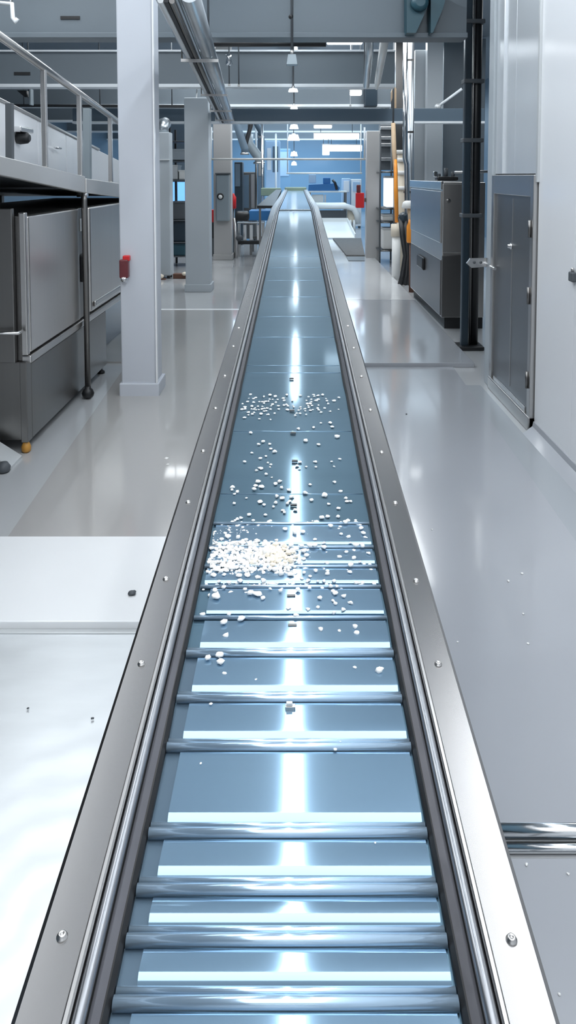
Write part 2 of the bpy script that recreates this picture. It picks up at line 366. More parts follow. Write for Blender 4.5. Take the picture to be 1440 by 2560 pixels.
# far right partition panels and posts behind the cabinet
def panel(x0, x1, yt, D, m, label, depth=0.12):
    a = at(x0, yt, D); b = at(x1, yt, D)
    return struct('partition_panel', MB().box((a.x, D, 0), (b.x, D + depth, min(a.z, ZC)), 0.008), m, label=label, cat='partition')
panel(990, 1021, 96, 17.2, 'steel_dark', 'narrow dark panel left of the pale partition panels', 0.3)
panel(1038, 1068, 125, 17.6, 'column_grey', 'narrow pale partition panel behind the chrome pipes')
panel(1069, 1109, 96, 17.3, 'column_grey', 'grey partition panel behind the steel cabinet', 0.25)
panel(1110, 1215, 96, 17.8, 'paint_beam', 'darker grey partition panel furthest right, behind the black conduits')

# ------------------------------------------------------------------ conveyor
cv = thing('conveyor', 'long inclined steel belt conveyor running down the middle of the hall', 'conveyor', (0, 1, 0))
XB = -0.013; W2 = 0.225; YC0 = 0.45; Y1 = 10.4; Y2 = 21.3
def pz(y): return beltz(y)
bars_px = [2690, 2450, 2300, 2180, 2045, 1840, 1725, 1618, 1532, 1458, 1410, 1364, 1308]
bars = [onbelt(735, y + 0.052 * max(0, y - 1270)).y for y in bars_px]
# belt bed (profile along Y)
ys = []
y = YC0
while y < Y2:
    ys.append(y); y += 0.1 if y < 3 else 0.3
rows = [[(XB - W2, q, pz(q) - 0.004), (XB - W2 * .4, q, pz(q) - 0.004), (XB + W2 * .4, q, pz(q) - 0.004), (XB + W2, q, pz(q) - 0.004)] for q in ys + [Y2]]
belt = MB()
belt.sheet(rows)
belt.sheet([[(p[0], p[1], p[2] - 0.012) for p in reversed(r)] for r in rows])
MB().sheet([[(XB - W2 + .003, q, pz(q) - .0034), (XB - W2 + .034, q, pz(q) - .0034)] for q in (YC0, 1.0, 1.5, bars[7])]).build('rail_reflect_strip', 'rail_reflect_steel', cv)  # dark strip paints in the rail's reflection beside the slats
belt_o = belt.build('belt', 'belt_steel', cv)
# hinged plates between the bars, slightly crowned, and the smooth plates further up
def plate(y0, y1, xl, xr, mname, bl, rise):
    prof = [(0.0, -0.001), (bl * .2, rise * .12), (bl * .8, rise * .85), (bl, rise), (bl * 1.25, rise * 1.03)]
    L = y1 - y0
    for k in range(1, 7):
        t = k / 6; prof.append((bl * 1.25 + (L - bl * 1.25) * t, rise * (1.03 - 0.85 * t ** 1.3)))
    rws = [[(xl, y0 + d, pz(y0 + d) + h), (xr, y0 + d, pz(y0 + d) + h)] for d, h in prof]
    mb = MB(); mb.sheet(rws)
    for c in (0, 1):
        a = [r[c] for r in rws]; lo = [(p[0], p[1], pz(p[1]) - 0.004) for p in a]
        mb.sheet([lo, a] if c == 0 else [a, lo], False)
    mb.sheet([[(xl, y0, pz(y0) - 0.004), (xr, y0, pz(y0) - 0.004)], rws[0]], False)
    return mb.build('slat', mname, cv)
allb = sorted(bars)
for i, (p, q) in enumerate(zip(allb[:-1], allb[1:])):
    r = 0.0085 if i < 8 else 0.006
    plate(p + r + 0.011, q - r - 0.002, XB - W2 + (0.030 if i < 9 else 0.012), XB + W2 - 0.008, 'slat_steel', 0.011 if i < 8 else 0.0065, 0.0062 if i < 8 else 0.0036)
for i, q in enumerate(allb):
    r = 0.0085 if i < 8 else 0.0048
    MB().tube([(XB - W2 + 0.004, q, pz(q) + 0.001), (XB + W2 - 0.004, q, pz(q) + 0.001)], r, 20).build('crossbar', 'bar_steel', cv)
    if i < 8:
        g = q - 0.021 if i % 3 != 1 else q - 0.026
        MB().tube([(XB - W2 + 0.004, q + 0.0165, pz(q + 0.0165) - 0.003), (XB + W2 - 0.004, q + 0.0165, pz(q + 0.0165) - 0.003)], 0.0055, 16).build('crossbar', 'bar_steel', cv)
# low seams of the smooth belt
for yy in (1232, 1076, 930, 912, 841, 790, 741, 700, 668, 640):
    p = onbelt(735, yy); q = p.y
    MB().tube([(XB - W2 + 0.006, q, pz(q) - 0.0042), (XB + W2 - 0.006, q, pz(q) - 0.0042)], 0.002, 8).build('seam', 'slat_steel', cv)
# dark clips down the belt centre
for (xx, yy) in ((729, 946), (733, 1082), (737, 1152), (730, 1026), (734, 1262), (728, 1490), (731, 1564)):
    p = onbelt(xx, yy, 0.002); w = 0.010
    MB().box((p.x - w, p.y - 0.004, p.z - 0.004), (p.x + w, p.y + 0.004, p.z + 0.003), 0.001).build('clip', 'steel_dark', cv)

# side rails: cross-section extruded along the incline
def rail(sgn, prof, mname, name, ya=YC0, yb=Y2, parent=cv, wob=0.0):
    qs = [ya]
    while qs[-1] < yb - 0.05: qs.append(min(yb, qs[-1] + (0.12 if wob else 0.5)))
    if ya < 10.5 < yb: qs = sorted(set(qs + [10.5]))
    rws = []
    for q in qs:
        w = wob * random.uniform(-1, 1)
        rws.append([(XB + sgn * (W2 + dx + w), q, pz(q) + dz) for dx, dz in prof])
    mb = MB(); mb.sheet(rws, False)
    mb.bm.faces.new([mb.bm.verts.new(p) for p in rws[0]]); mb.bm.faces.new([mb.bm.verts.new(p) for p in rws[-1]])
    bmesh.ops.remove_doubles(mb.bm, verts=mb.bm.verts[:], dist=1e-5)
    bmesh.ops.recalc_face_normals(mb.bm, faces=mb.bm.faces[:])
    return mb.build(name, mname, parent)
def loop(p): return p + [p[0]]
for sgn in (-1, 1):
    sr = rail(sgn, loop([(0.046, 0.020), (0.050, 0.026), (0.106, 0.026), (0.112, 0.022), (0.112, -0.16), (0.100, -0.16), (0.100, 0.008), (0.046, 0.008)]), 'steel_rail', 'side_rail')
    # bright folded edge, guide tube, dark groove wall, inner guide and black seal
    rail(sgn, loop([(0.0405, 0.012), (0.0405, 0.026), (0.043, 0.029), (0.0475, 0.029), (0.0495, 0.0265), (0.0495, 0.012)]), 'steel', 'folded_edge')
    circ = [(0.031 + 0.0088 * math.cos(t), 0.0185 + 0.0088 * math.sin(t)) for t in [2 * math.pi * k / 12 for k in range(12)]]
    g = rail(sgn, loop(circ), 'tube_dull', 'guide_tube')
    for f in g.data.polygons: f.use_smooth = True
    rail(sgn, loop([(0.0405, -0.012), (0.0405, 0.010), (0.020, 0.006), (0.020, -0.012)]), 'dark_gap', 'groove')
    rail(sgn, loop([(0.004, -0.010), (0.006, 0.010), (0.016, 0.017), (0.0205, 0.015), (0.0205, -0.010)]), 'guide_dark', 'inner_guide')
    rail(sgn, loop([(-0.003, -0.006), (-0.002, 0.004), (0.004, 0.011), (0.0075, 0.010), (0.006, -0.006)]), 'rubber_black', 'edge_seal', wob=0.0012)
    px = [(200, 2342), (383, 1660), (428, 1448), (476, 1256), (510, 1128), (541, 1021), (563, 940), (580, 866), (594, 820)] if sgn < 0 else [(1255, 2350), (1085, 1661), (1035, 1453), (984, 1258), (953, 1131), (924, 1025), (902, 941), (885, 870), (872, 815)]
    for i, (bx, by) in enumerate(px):
        p = onbelt(bx, by, 0.026); r = 0.0062
        MB().lathe((XB + sgn * (W2 + 0.079), p.y, pz(p.y) + 0.0255), [(r * 1.25, 0), (r * 1.25, 0.0015), (r, 0.002), (r * .9, 0.005), (r * .5, 0.0062), (r * .45, 0.0035), (0, 0.0035)], 16).build('bolt', 'steel', sr)
# end plate, green head cover, legs
MB().box((XB - W2, Y2, pz(Y2) - 0.2), (XB + W2, Y2 + 0.1, pz(Y2) - 0.01), 0.01).build('end_plate', 'steel', cv)
MB().box((XB - W2 - 0.09, Y2 + 0.1, pz(Y2) - 0.2), (XB + W2 + 0.09, Y2 + 0.55, pz(Y2) + 0.09), 0.03).build('head_cover', 'green', cv)
MB().box((XB - W2 - .02, 10.42, pz(10.5) - 0.006), (XB + W2 + .02, 10.50, pz(10.5) + 0.003), 0.002).build('transfer_strip', 'steel_bright', cv)
for q in (1.2, 4.0, 7.0, 10.0, 13.0, 17.0, 20.8):
    for sgn in (-1, 1):
        x = XB + sgn * (W2 + 0.09)
        lg = MB().beam((x, q, 0.02), (x, q, pz(q) - 0.14), 0.05, 0.05, 0.004).build('leg', 'steel_dark', cv)
        MB().lathe((x, q, 0.0), [(0.05, 0), (0.05, 0.012), (0.02, 0.03), (0.016, 0.05)], 16).build('foot', 'black', lg)
    MB().beam((XB - W2 - .09, q, .45), (XB + W2 + .09, q, .45), 0.04, 0.04).build('cross_brace', 'steel_dark', cv)

# ------------------------------------------------------------------ crumbs on the belt
protos = []
for i in range(7):
    mb = MB(); mb.blob((0, 0, 0.30), 0.5, random.uniform(0.38, 0.6), random.uniform(0.30, 0.42), 0.22, 2 if i < 3 else 1)
    if i % 2: mb.blob((0.28, 0.2, 0.22), 0.3, 0.25, 0.25, 0.2, 1)
    me = bpy.data.meshes.new('crumb'); mb.bm.to_mesh(me); mb.bm.free(); me.materials.append(M['crumb'])
    for f in me.polygons: f.use_smooth = True
    protos.append(bpy.data.objects.new('crumb', me))
GR = 'white crumbs scattered on the belt'
def crumb(px, py, size_px, label, cat='crumb', group=GR, belt=True):
    p = onbelt(px, py) if belt else onz(px, py, 0.012)
    s = size_px / F * p.y * 1.0
    o = random.choice(protos).copy(); C.objects.link(o)
    z = pz(p.y) + (0.001 if belt else 0.0)
    if belt: z += 0.0022 if py > 1310 else -0.004
    else: z = p.z - s * 0.02
    o.location = (p.x, p.y, z); o.scale = (s, s * random.uniform(0.8, 1.3), s * random.uniform(0.7, 1.0)); o.rotation_euler = (0, 0, random.uniform(0, 6.28))
    return tag(o, label, cat, group)
def edges(py):
    L = onbelt(0, py).y
    return (XB - W2 + 0.014) / L * F * 1.0, L
def inbelt(px, py):
    p = onbelt(px, py); return XB - W2 + 0.012 < p.x < XB + W2 - 0.010
cells = []
def free(px, py, d):
    for q in cells:
        if (q[0] - px) ** 2 + ((q[1] - py) * 1.5) ** 2 < (d * 0.5 + q[2] * 0.5) ** 2 * 0.7: return False
    cells.append((px, py, d)); return True
def spray(n, fx, fy, fs, label):
    k = 0; t = 0
    while k < n and t < n * 60:
        t += 1
        px, py, s = fx(), fy(), fs()
        if not inbelt(px, py) or not free(px, py, s): continue
        crumb(px, py, s, label); k += 1
R = random.uniform; G = random.gauss
# big singles first
for px, py, s in ((843, 1092, 14), (764, 1102, 13), (812, 1238, 17), (645, 1204, 14), (626, 1489, 20), (645, 1491, 18), (540, 1498, 22), (560, 1563, 20), (603, 1553, 17), (565, 1595, 16), (549, 1645, 19), (551, 1662, 18), (520, 1652, 19), (561, 1690, 11), (640, 1705, 11), (802, 1579, 14), (888, 1573, 15), (892, 1588, 14), (848, 1583, 11), (1001, 1637, 8), (887, 1674, 9), (502, 1914, 7), (838, 1879, 10), (851, 1861, 7), (615, 1753, 8), (527, 1765, 9), (951, 2003, 6), (938, 2113, 6), (903, 1325, 13), (908, 1338, 14), (889, 1300, 9)):
    if free(px, py, s): crumb(px, py, s, 'white crumb lying apart from the heap on the blue steel belt')
crumb(948, 1684, 23, 'blocky white crumb beside the right edge of the belt, well before the heap', group=None)
crumb(668, 1388, 24, 'large cream white lump in the middle of the crumb heap', group=None)
spray(85, lambda: G(660, 75), lambda: G(1013, 14), lambda: R(5, 9), 'small white crumb in the thin far band across the belt')
spray(14, lambda: R(760, 850), lambda: G(1012, 14), lambda: R(5, 9), 'small white crumb in the thin far band across the belt')
spray(38, lambda: R(560, 860), lambda: R(1050, 1250), lambda: R(6, 11), 'white crumb in the loose scatter between the far band and the heap')
spray(26, lambda: G(660, 50), lambda: R(1190, 1290), lambda: R(9, 14), 'white crumb in the loose scatter between the far band and the heap')
spray(14, lambda: G(830, 28), lambda: R(1230, 1320), lambda: R(8, 14), 'white crumb in the loose scatter between the far band and the heap')
spray(62, lambda: R(505, 760), lambda: G(1400, 40), lambda: R(9, 16), 'white crumb in the dense heap on the near part of the belt')
spray(34, lambda: R(750, 935), lambda: R(1340, 1480), lambda: R(9, 16), 'white crumb in the dense heap on the near part of the belt')
spray(22, lambda: R(500, 930), lambda: R(1470, 1545), lambda: R(9, 15), 'white crumb lying apart from the heap on the blue steel belt')
# flour-like heap too dense to count
hp = MB()
for i in range(1700):
    t = random.random()
    if t < 0.42: px, py = G(610, 62), G(1385, 24)
    elif t < 0.62: px, py = G(690, 38), G(1405, 26)
    elif t < 0.80: px, py = R(500, 640), G(1415, 28)
    elif t < 0.90: px, py = R(530, 620), G(1335, 12)
    else: px, py = R(505, 940), R(1300, 1470)
    if not inbelt(px, py): continue
    p = onbelt(px, py); s = R(0.0018, 0.0068) ; z = pz(p.y) + s * 0.2 - 0.002 + (R(0, 0.008) if abs(py - 1395) < 40 and px < 740 else 0)
    hp.blob((p.x, p.y, z), s, s * R(.7, 1.3), s * .6, 0.25, 1)
solo('crumb_heap', hp, 'crumb', 'dense drift of fine white crumbs and flour on the near belt', 'crumbs', kind='stuff')
hp = MB()
for i in range(70):
    px, py = G(690, 22), G(1392, 14); p = onbelt(px, py); s = R(0.005, 0.010)
    hp.blob((p.x, p.y, pz(p.y) + R(0.003, 0.010)), s, s, s * .7, 0.25, 1)
solo('crumb_clump', hp, 'crumb_cream', 'cream coloured clump on top of the white crumb drift', 'crumbs', kind='stuff')
# steel block on the belt centre
p = onbelt(726, 1774); blk = thing('steel_block', 'small steel block lying on the centre line of the near belt', 'block', (p.x, p.y, pz(p.y) + 0.003))
MB().box((p.x - .010, p.y - .004, pz(p.y) + .001), (p.x + .010, p.y + .006, pz(p.y) + .008), .001).build('body', 'steel', blk)
MB().box((p.x - .008, p.y - .002, pz(p.y) + .008), (p.x + .004, p.y + .005, pz(p.y) + .014), .001).build('cap', 'white_plastic', blk)
# crumbs on the floor
for px, py, s, lab in ((416, 1149, 11, 'upper of two white crumbs on the left walkway'), (420, 1164, 10, 'lower of two white crumbs on the left walkway'),
        (1305, 1435, 8, 'upper of two white crumbs close together on the right floor'), (1271, 1454, 7, 'lower of two white crumbs close together on the right floor'),
        (1308, 1536, 7, 'white crumb on the right floor below the close pair'), (1320, 1610, 8, 'white crumb on the right floor, third down below the pair'),
        (1316, 2163, 8, 'white crumb on the floor just before the steel threshold bar'), (1420, 2186, 7, 'white crumb before the threshold bar at the frame edge'), (1398, 2487, 8, 'white crumb on the right floor nearest the viewer'),
        (1144, 1606, 6, 'white crumb on the floor just outside the right conveyor rail'), (1080, 1325, 5, 'tiny white crumb on the right floor near the rail'), (262, 1414, 7, 'white crumb on the raised white plate')):
    crumb(px, py, s, lab, group='crumbs dropped on the floor', belt=False)
for px, py, s, lab in ((330, 1502, 20, 'dark grey pebble-like scrap on the raised white plate'), (231, 1797, 7, 'tiny black speck on the scratched steel plate'), (70, 1772, 7, 'black scrap at the end of a long scratch on the steel plate'), (1016, 1036, 5, 'tiny dark speck on the right walkway')):
    o = crumb(px, py, s, lab, cat='scrap', group=None, belt=False); o.data = o.data.copy(); o.data.materials[0] = M['dark_grey']; o.name = 'floor_scrap'
    if py == 1502: o.location.z = 0.044
# ------------------------------------------------------------------ left machine
XM = -2.02
mc = thing('oven_cabinet', 'long stainless steel machine cabinet on the left under the platform', 'machine', (XM - 0.6, 7, 0))
YA = 5.50; YB = 7.83
MB().box((XM - 1.3, YA, 0.10), (XM - 0.03, YB, 0.70), 0.006).build('lower_body', 'steel_dark', mc)
MB().box((XM - 0.03, YA + .10, 0.085), (XM - 0.012, YB, 0.665), 0.004).build('kick_panel', 'steel_dark', mc)
MB().box((XM - 0.06, YA - 0.012, 0.085), (XM - 0.008, YA + 0.085, 0.70), 0.004).build('corner_post', 'steel_dark', mc)
MB().box((XM - 1.3, YA + .03, 0.70), (XM - 0.05, 10.2, 1.80), 0.006).build('upper_body', 'steel_dark', mc)
MB().box((XM - 0.06, YA + 0.02, 0.685), (XM + 0.02, 10.1, 0.745), 0.012).build('lower_lip', 'steel', mc)
dm = MB().box((XM - 0.05, YA + 0.06, 0.76), (XM + 0.005, 6.86, 1.80), 0.014).build('door', 'steel_panel', mc)
MB().box((XM - 0.05, YA + 0.0, 0.75), (XM + 0.002, YA + 0.055, 1.83), 0.01).build('door_edge', 'steel', mc)
MB().box((XM - 0.05, 6.90, 0.76), (XM - 0.012, 7.20, 1.80), 0.006).build('latch_panel', 'steel_dark', mc)
MB().box((XM - 0.012, 6.92, 1.10), (XM + 0.012, 7.12, 1.36), 0.02).build('latch_recess', 'black', mc)
MB().box((XM - 0.012, 6.93, 1.58), (XM - 0.004, 7.10, 1.70), 0.003).build('label_plate', 'lip_grey', mc)
MB().box((XM - 0.05, 7.22, 0.76), (XM + 0.005, 10.1, 1.80), 0.02).build('door', 'steel_panel', mc)
MB().box((XM + 0.004, 7.3, 0.80), (XM + 0.03, 10.0, 0.86), 0.012).build('grip_rail', 'steel', mc)
MB().box((XM - 1.3, YA - 0.03, 0.70), (XM - 0.085, YA + 0.02, 1.86), 0.006).build('end_panel', 'steel_dark', mc)
hp_ = at(30, 833, YA - 0.1)
MB().tube([(XM - 0.32, YA - 0.03, hp_.z), (XM - 0.32, YA - 0.10, hp_.z), (XM - 0.03, YA - 0.10, hp_.z), (XM - 0.03, YA - 0.03, hp_.z)], 0.013).build('handle', 'steel_bright', mc)
ft = thing  # feet as parts
MB().lathe((XM - 0.035, YA + 0.02, 0.0), [(0.018, 0), (0.034, 0.012), (0.036, 0.045), (0.024, 0.075), (0.014, 0.085), (0.014, 0.11)], 18).build('foot', 'amber', mc)
MB().lathe((XM - 0.9, YA + 0.05, 0.0), [(0.04, 0), (0.04, 0.02), (0.016, 0.04), (0.016, 0.11)], 18).build('foot', 'black', mc)
MB().lathe((XM - 0.06, YB - 0.05, 0.0), [(0.04, 0), (0.04, 0.02), (0.016, 0.04), (0.016, 0.11)], 18).build('foot', 'black', mc)
MB().beam((XM - .3, 9.9, 0), (XM - .3, 9.9, 0.72), 0.06, 0.06).build('leg', 'steel_dark', mc)
q = at(290, 740, 9.3)
MB().tube([(XM - .15, 9.6, 0.72), (XM - .02, 9.5, 0.62), (XM + .03, 9.4, 0.42), (XM + .03, 9.4, 0.40)], 0.02).build('hose', 'black', mc)

# dark object at the lower left frame edge
q = onz(12, 1172)
wd = thing('floor_wedge', 'grey steel wedge poking in at the left frame edge by the orange foot', 'wedge', (q.x, q.y, 0))
MB().prism([(q.x - .35, q.y - .05, 0.0), (q.x + .05, q.y - .02, 0.0), (q.x + .05, q.y - .02, 0.02), (q.x - .2, q.y, 0.17), (q.x - .35, q.y, 0.17)], (0, 0.22, 0)).build('body', 'lip_grey', wd)
MB().lathe((q.x + .015, q.y - .06, 0.0), [(.02, 0), (.045, .01), (.05, .04), (.03, .07), (.0, .075)], 16).build('caster', 'dark_grey', wd)

# ------------------------------------------------------------------ platform + railing
pf = thing('platform', 'stainless service platform above the left machine with a deep front fascia', 'platform', (-2.5, 7, 1.95))
XPF = -1.93
def pfz(y, o): return 0
t0, t1 = onx(0, 389, XPF), onx(213, 441, XPF); u0, u1 = onx(0, 437, XPF), onx(213, 482, XPF)
t2, t3 = onx(216, 446, XPF), onx(304, 459, XPF); u2, u3 = onx(216, 482, XPF), onx(304, 493, XPF)
def ext(p, q, Y): k_ = (Y - p.y) / (q.y - p.y); return p + (q - p) * k_
def fascia(ta, tb, ua, ub, nm, m, dx=0.05):
    v = [Vector((dx, 0, 0))]
    return MB().hexa([ua - v[0], ua, ub, ub - v[0], ta - v[0], ta, tb, tb - v[0]], 0.006).build(nm, m, pf)
fascia(ext(t0, t1, 3.4), t1, ext(u0, u1, 3.4), u1, 'fascia', 'fascia_steel')
fascia(t2, ext(t2, t3, 10.4), u2, ext(u2, u3, 10.4), 'fascia', 'fascia_steel')
ta, tb = ext(t0, t1, 3.4), ext(t2, t3, 10.4)
MB().hexa([Vector((-4.2, ta.y, ta.z - .10)), ta - Vector((.05, 0, .10)), t1 - Vector((.05, 0, .10)), Vector((-4.2, t1.y, t1.z - .10)), Vector((-4.2, ta.y, ta.z - .03)), ta - Vector((.05, 0, .03)), t1 - Vector((.05, 0, .03)), Vector((-4.2, t1.y, t1.z - .03))]).build('deck', 'dark_grey', pf)
MB().hexa([Vector((-4.2, t2.y, t2.z - .10)), t2 - Vector((.05, 0, .10)), tb - Vector((.05, 0, .10)), Vector((-4.2, tb.y, tb.z - .10)), Vector((-4.2, t2.y, t2.z - .03)), t2 - Vector((.05, 0, .03)), tb - Vector((.05, 0, .03)), Vector((-4.2, tb.y, tb.z - .03))]).build('deck', 'dark_grey', pf)
v_ = Vector((-4.2, 0, 0))
MB().hexa([(-4.25, ta.y, 0), (-4.2, ta.y, 0), (-4.2, tb.y, 0), (-4.25, tb.y, 0), (-4.25, ta.y, ta.z - .11), (-4.2, ta.y, ta.z - .11), (-4.2, tb.y, tb.z - .11), (-4.25, tb.y, tb.z - .11)]).build('shade_sheet', 'dark_gap', pf)  # added dark sheet that keeps the space under the deck dark
# support pole with black ball foot
pb = onz(215, 996); pt = at(203, 487, pb.y)
po = MB().tube([(pb.x + .02, pb.y, 0.05), (pb.x + .02, pb.y, 1.2), (pb.x + .015, pb.y, pt.z - .06), (pb.x + .012, pb.y, pt.z + .02)], 0.027, 18).build('support_pole', 'steel_dark', pf)
MB().lathe((pb.x + .02, pb.y, 0.0), [(0.02, 0), (0.05, 0.02), (0.058, 0.05), (0.045, 0.085), (0.028, 0.10), (0.028, 0.12)], 20).build('ball_foot', 'black', po)
MB().tube([(pb.x - .05, pb.y, pt.z + 0.0), (pb.x + .05, pb.y, pt.z + .005)], 0.022).build('bracket', 'steel_bright', po)
MB().beam((-4.0, 5.8, 0), (-4.0, 5.8, 2.0), .08, .08).build('support_pole', 'steel_dark', pf)
MB().beam((-4.0, 10.0, 0), (-4.0, 10.0, 1.9), .08, .08).build('support_pole', 'steel_dark', pf)
# railing
rg = thing('railing', 'round stainless handrail with square posts along the platform edge', 'railing', (XPF - .04, 7, 2.0))
h0, h1 = onx(0, 90, XPF - .04), onx(292, 302, XPF - .04)
ha, hb = ext(h0, h1, 3.6), ext(h0, h1, 10.0)
MB().tube([ha, hb], 0.030, 18).build('handrail', 'steel', rg)
def ztop(y): return ext(h0, h1, y).z
def zdeck(y): return (ext(t0, t1, y) if y < t1.y else ext(t2, t3, y)).z
for xx, yy in ((113, 405), (201, 430), (277, 445)):
    q = onx(xx, yy, XPF - .04)
    MB().beam((XPF - .04, q.y, zdeck(q.y) + .006), (XPF - .04, q.y, ztop(q.y)), 0.042, 0.042, 0.006).build('post', 'steel', rg)
# inner railing post on the deck
gp = thing('deck_post', 'dark slim post standing on the platform behind the railing', 'post', (-2.75, 8.6, 1.98))
qa = at(218, 440, 8.4); qb = at(218, 272, 8.4)
MB().beam((qa.x, 8.4, zdeck(8.4) - .01), (qb.x, 8.4, qb.z), 0.08, 0.08, .004).build('shaft', 'box_grey', gp)
MB().box((qa.x - .08, 8.34, zdeck(8.4) - .022), (qa.x + .08, 8.46, zdeck(8.4) - .009), .004).build('foot_plate', 'steel', gp)
gp2 = thing('deck_post', 'short post at the left frame edge beside the white housing', 'post', (-2.3, 5.6, 2.1))
qa = at(24, 385, 5.6); qb = at(24, 258, 5.6)
MB().beam((qa.x, 5.6, zdeck(5.6) - .024), (qb.x, 5.6, qb.z), 0.05, 0.05, .004).build('shaft', 'dark_grey', gp2)

# white housing on the platform (long sloping cover)
XH = -2.55
hs = thing('conveyor_housing', 'long white metal housing standing on the platform behind the railing', 'housing', (XH - .4, 8, 2.05))
w0, w1 = onx(0, 252, XH), onx(296, 400, XH)
def hz(y): return ext(w0, w1, y).z
segs = [5.0, 7.35, 8.25, 9.2, 11.2, 13.2]
for a, b in zip(segs[:-1], segs[1:]):
    a2, b2 = a + .006, b - .006
    za, zb = hz(a2), hz(b2); la, lb = zdeck(a2) - .02, zdeck(b2) - .02
    za = max(za, la + .25); zb = max(zb, lb + .25)
    MB().hexa([(XH - .9, a2, la), (XH, a2, la), (XH, b2, lb), (XH - .9, b2, lb), (XH - .9, a2, za), (XH, a2, za), (XH, b2, zb), (XH - .9, b2, zb)], 0.012).build('cover', 'wall_white', hs)
MB().hexa([(XH - .95, 5.0, hz(5.0) - .005), (XH + .02, 5.0, hz(5.0) - .005), (XH + .02, 9.6, hz(9.6) - .005), (XH - .95, 9.6, hz(9.6) - .005), (XH - .95, 5, hz(5.) + .02), (XH + .02, 5, hz(5.) + .02), (XH + .02, 9.6, hz(9.6) + .02), (XH - .95, 9.6, hz(9.6) + .02)], .006).build('top_edge', 'steel', hs)
q = onx(42, 345, XH); MB().lathe((XH, q.y, q.z), [(.05, 0), (.06, .03), (.05, .10), (.03, .12)], 16, axis='X').build('knob', 'black', hs)
q = onx(42, 332, XH); MB().box((XH, q.y - .16, q.z), (XH + .1, q.y + .16, q.z + .05), .012).build('knob_cover', 'steel_bright', hs)
q = onx(135, 370, XH); MB().tube([(XH + .04, q.y - .1, q.z), (XH + .04, q.y + .1, q.z)], .012).build('handle', 'steel_bright', hs)

# red alarm box on the nearest column
q0 = at(298, 708, D1 - .06); q1 = at(322, 640, D1 - .06); xc = at(302, 670, D1).x
al = thing('alarm_box', 'dark red alarm box with bright red top on the nearest white column', 'alarm box', ((q0.x + q1.x) / 2, D1, q0.z))
MB().box((q0.x, D1 - .06, q0.z + .045), (q1.x - .01, D1 + .018, q1.z - .035), .012).build('body', 'red_dark', al)
MB().box((q0.x + .03, D1 - .045, q1.z - .05), (q1.x, D1 + .018, q1.z), .008).build('cap', 'red', al)
MB().lathe((q0.x + .04, D1 - .03, q0.z + .005), [(.012, 0), (.03, .012), (.034, .05)], 14).build('lower_fitting', 'chrome', al)

# control box on slim column
q0 = at(540, 553, D3 - .16); q1 = at(573, 436, D3 - .16)
cb = thing('control_box', 'grey control box with a round white dial on the slim column', 'control box', ((q0.x + q1.x) / 2, D3 - .08, q0.z))
MB().box((q0.x, D3 - .16, q0.z), (q1.x, D3, q1.z), .03).build('body', 'box_grey', cb)
MB().box((q0.x - .01, D3 - .2, q1.z), (q1.x + .03, D3, q1.z + .04), .01).build('hood', 'dark_grey', cb)
dq = at(551, 491, D3 - .16)
dl = MB().lathe((dq.x, D3 - .158, dq.z), [(.085, 0), (.085, -.02), (.06, -.024)], 20, axis='Y').build('dial', 'black', cb)
MB().lathe((dq.x, D3 - .18, dq.z - .01), [(.05, 0), (.05, -.008), (0, -.01)], 16, axis='Y').build('dial_face', 'white_plastic', dl)

# ------------------------------------------------------------------ right: steel cabinet, conduits
D5 = 10.05
q0 = at(1103, 835, D5); q1 = at(1214, 456, D5)
XC0, XC1, ZT = q0.x, q1.x, q1.z
sc = thing('steel_cabinet', 'tall stainless steel cabinet on a black base right of the walkway', 'cabinet', ((XC0 + XC1) / 2, D5 + 1.2, 0))
MB().box((XC0 + .05, D5 + .05, 0), (XC1, D5 + 2.7, .16)).build('base', 'black', sc)
MB().box((XC0, D5, .16), (XC1, D5 + 2.75, ZT), .012).build('body', 'steel_panel', sc)
MB().box((XC0 - .004, D5 - .02, .17), (XC1 - .3, D5 + .002, 1.02), .008).build('door', 'steel_dark', sc)
dd = MB().box((XC0 - .004, D5 - .02, 1.05), (XC1 - .3, D5 + .002, ZT - .02), .008).build('door', 'steel_panel', sc)
MB().lathe(at(1121, 502, D5 - .02), [(.03, 0), (.03, -.02), (.015, -.03)], 16, axis='Y').build('knob', 'steel_dark', dd)
MB().box((XC0 - .02, D5 + .06, 1.18), (XC0 + .004, D5 + 2.7, ZT - .12), .01).build('side_panel', 'steel', sc)
MB().box((XC0 - .012, D5 + .06, .18), (XC0 + .004, D5 + 2.7, .95), .008).build('side_panel', 'steel_dark', sc)
MB().box((XC0 - .03, D5 + .0, ZT - .1), (XC0 + .01, D5 + 2.75, ZT + .015), .008).build('top_trim', 'steel_bright', sc)
q = onx(1056, 655, XC0); MB().box((XC0 - .05, q.y - .28, q.z - .1), (XC0, q.y + .28, q.z + .1), .03).build('switch', 'black', sc)
# valve assembly on the cabinet
q = at(1118, 453, D5 + .5)
va = thing('valve_block', 'black valve block on top of the steel cabinet', 'valve', (q.x, q.y, ZT + .015))
MB().box((q.x - .16, q.y - .1, ZT + .02), (q.x + .14, q.y + .1, ZT + .08), .02).build('body', 'black', va)
for dx, h in ((-.12, .12), (-.02, .2), (.08, .15)): MB().tube([(q.x + dx, q.y, ZT + .05), (q.x + dx, q.y, ZT + h)], .028).build('stem', 'dark_grey', va)
MB().box((q.x - .2, q.y - .02, ZT + .08), (q.x - .14, q.y + .02, ZT + .15), .01).build('fitting', 'chrome', va)
q0 = at(1135, 431, 8.95); q1 = at(1220, 429, 8.95)
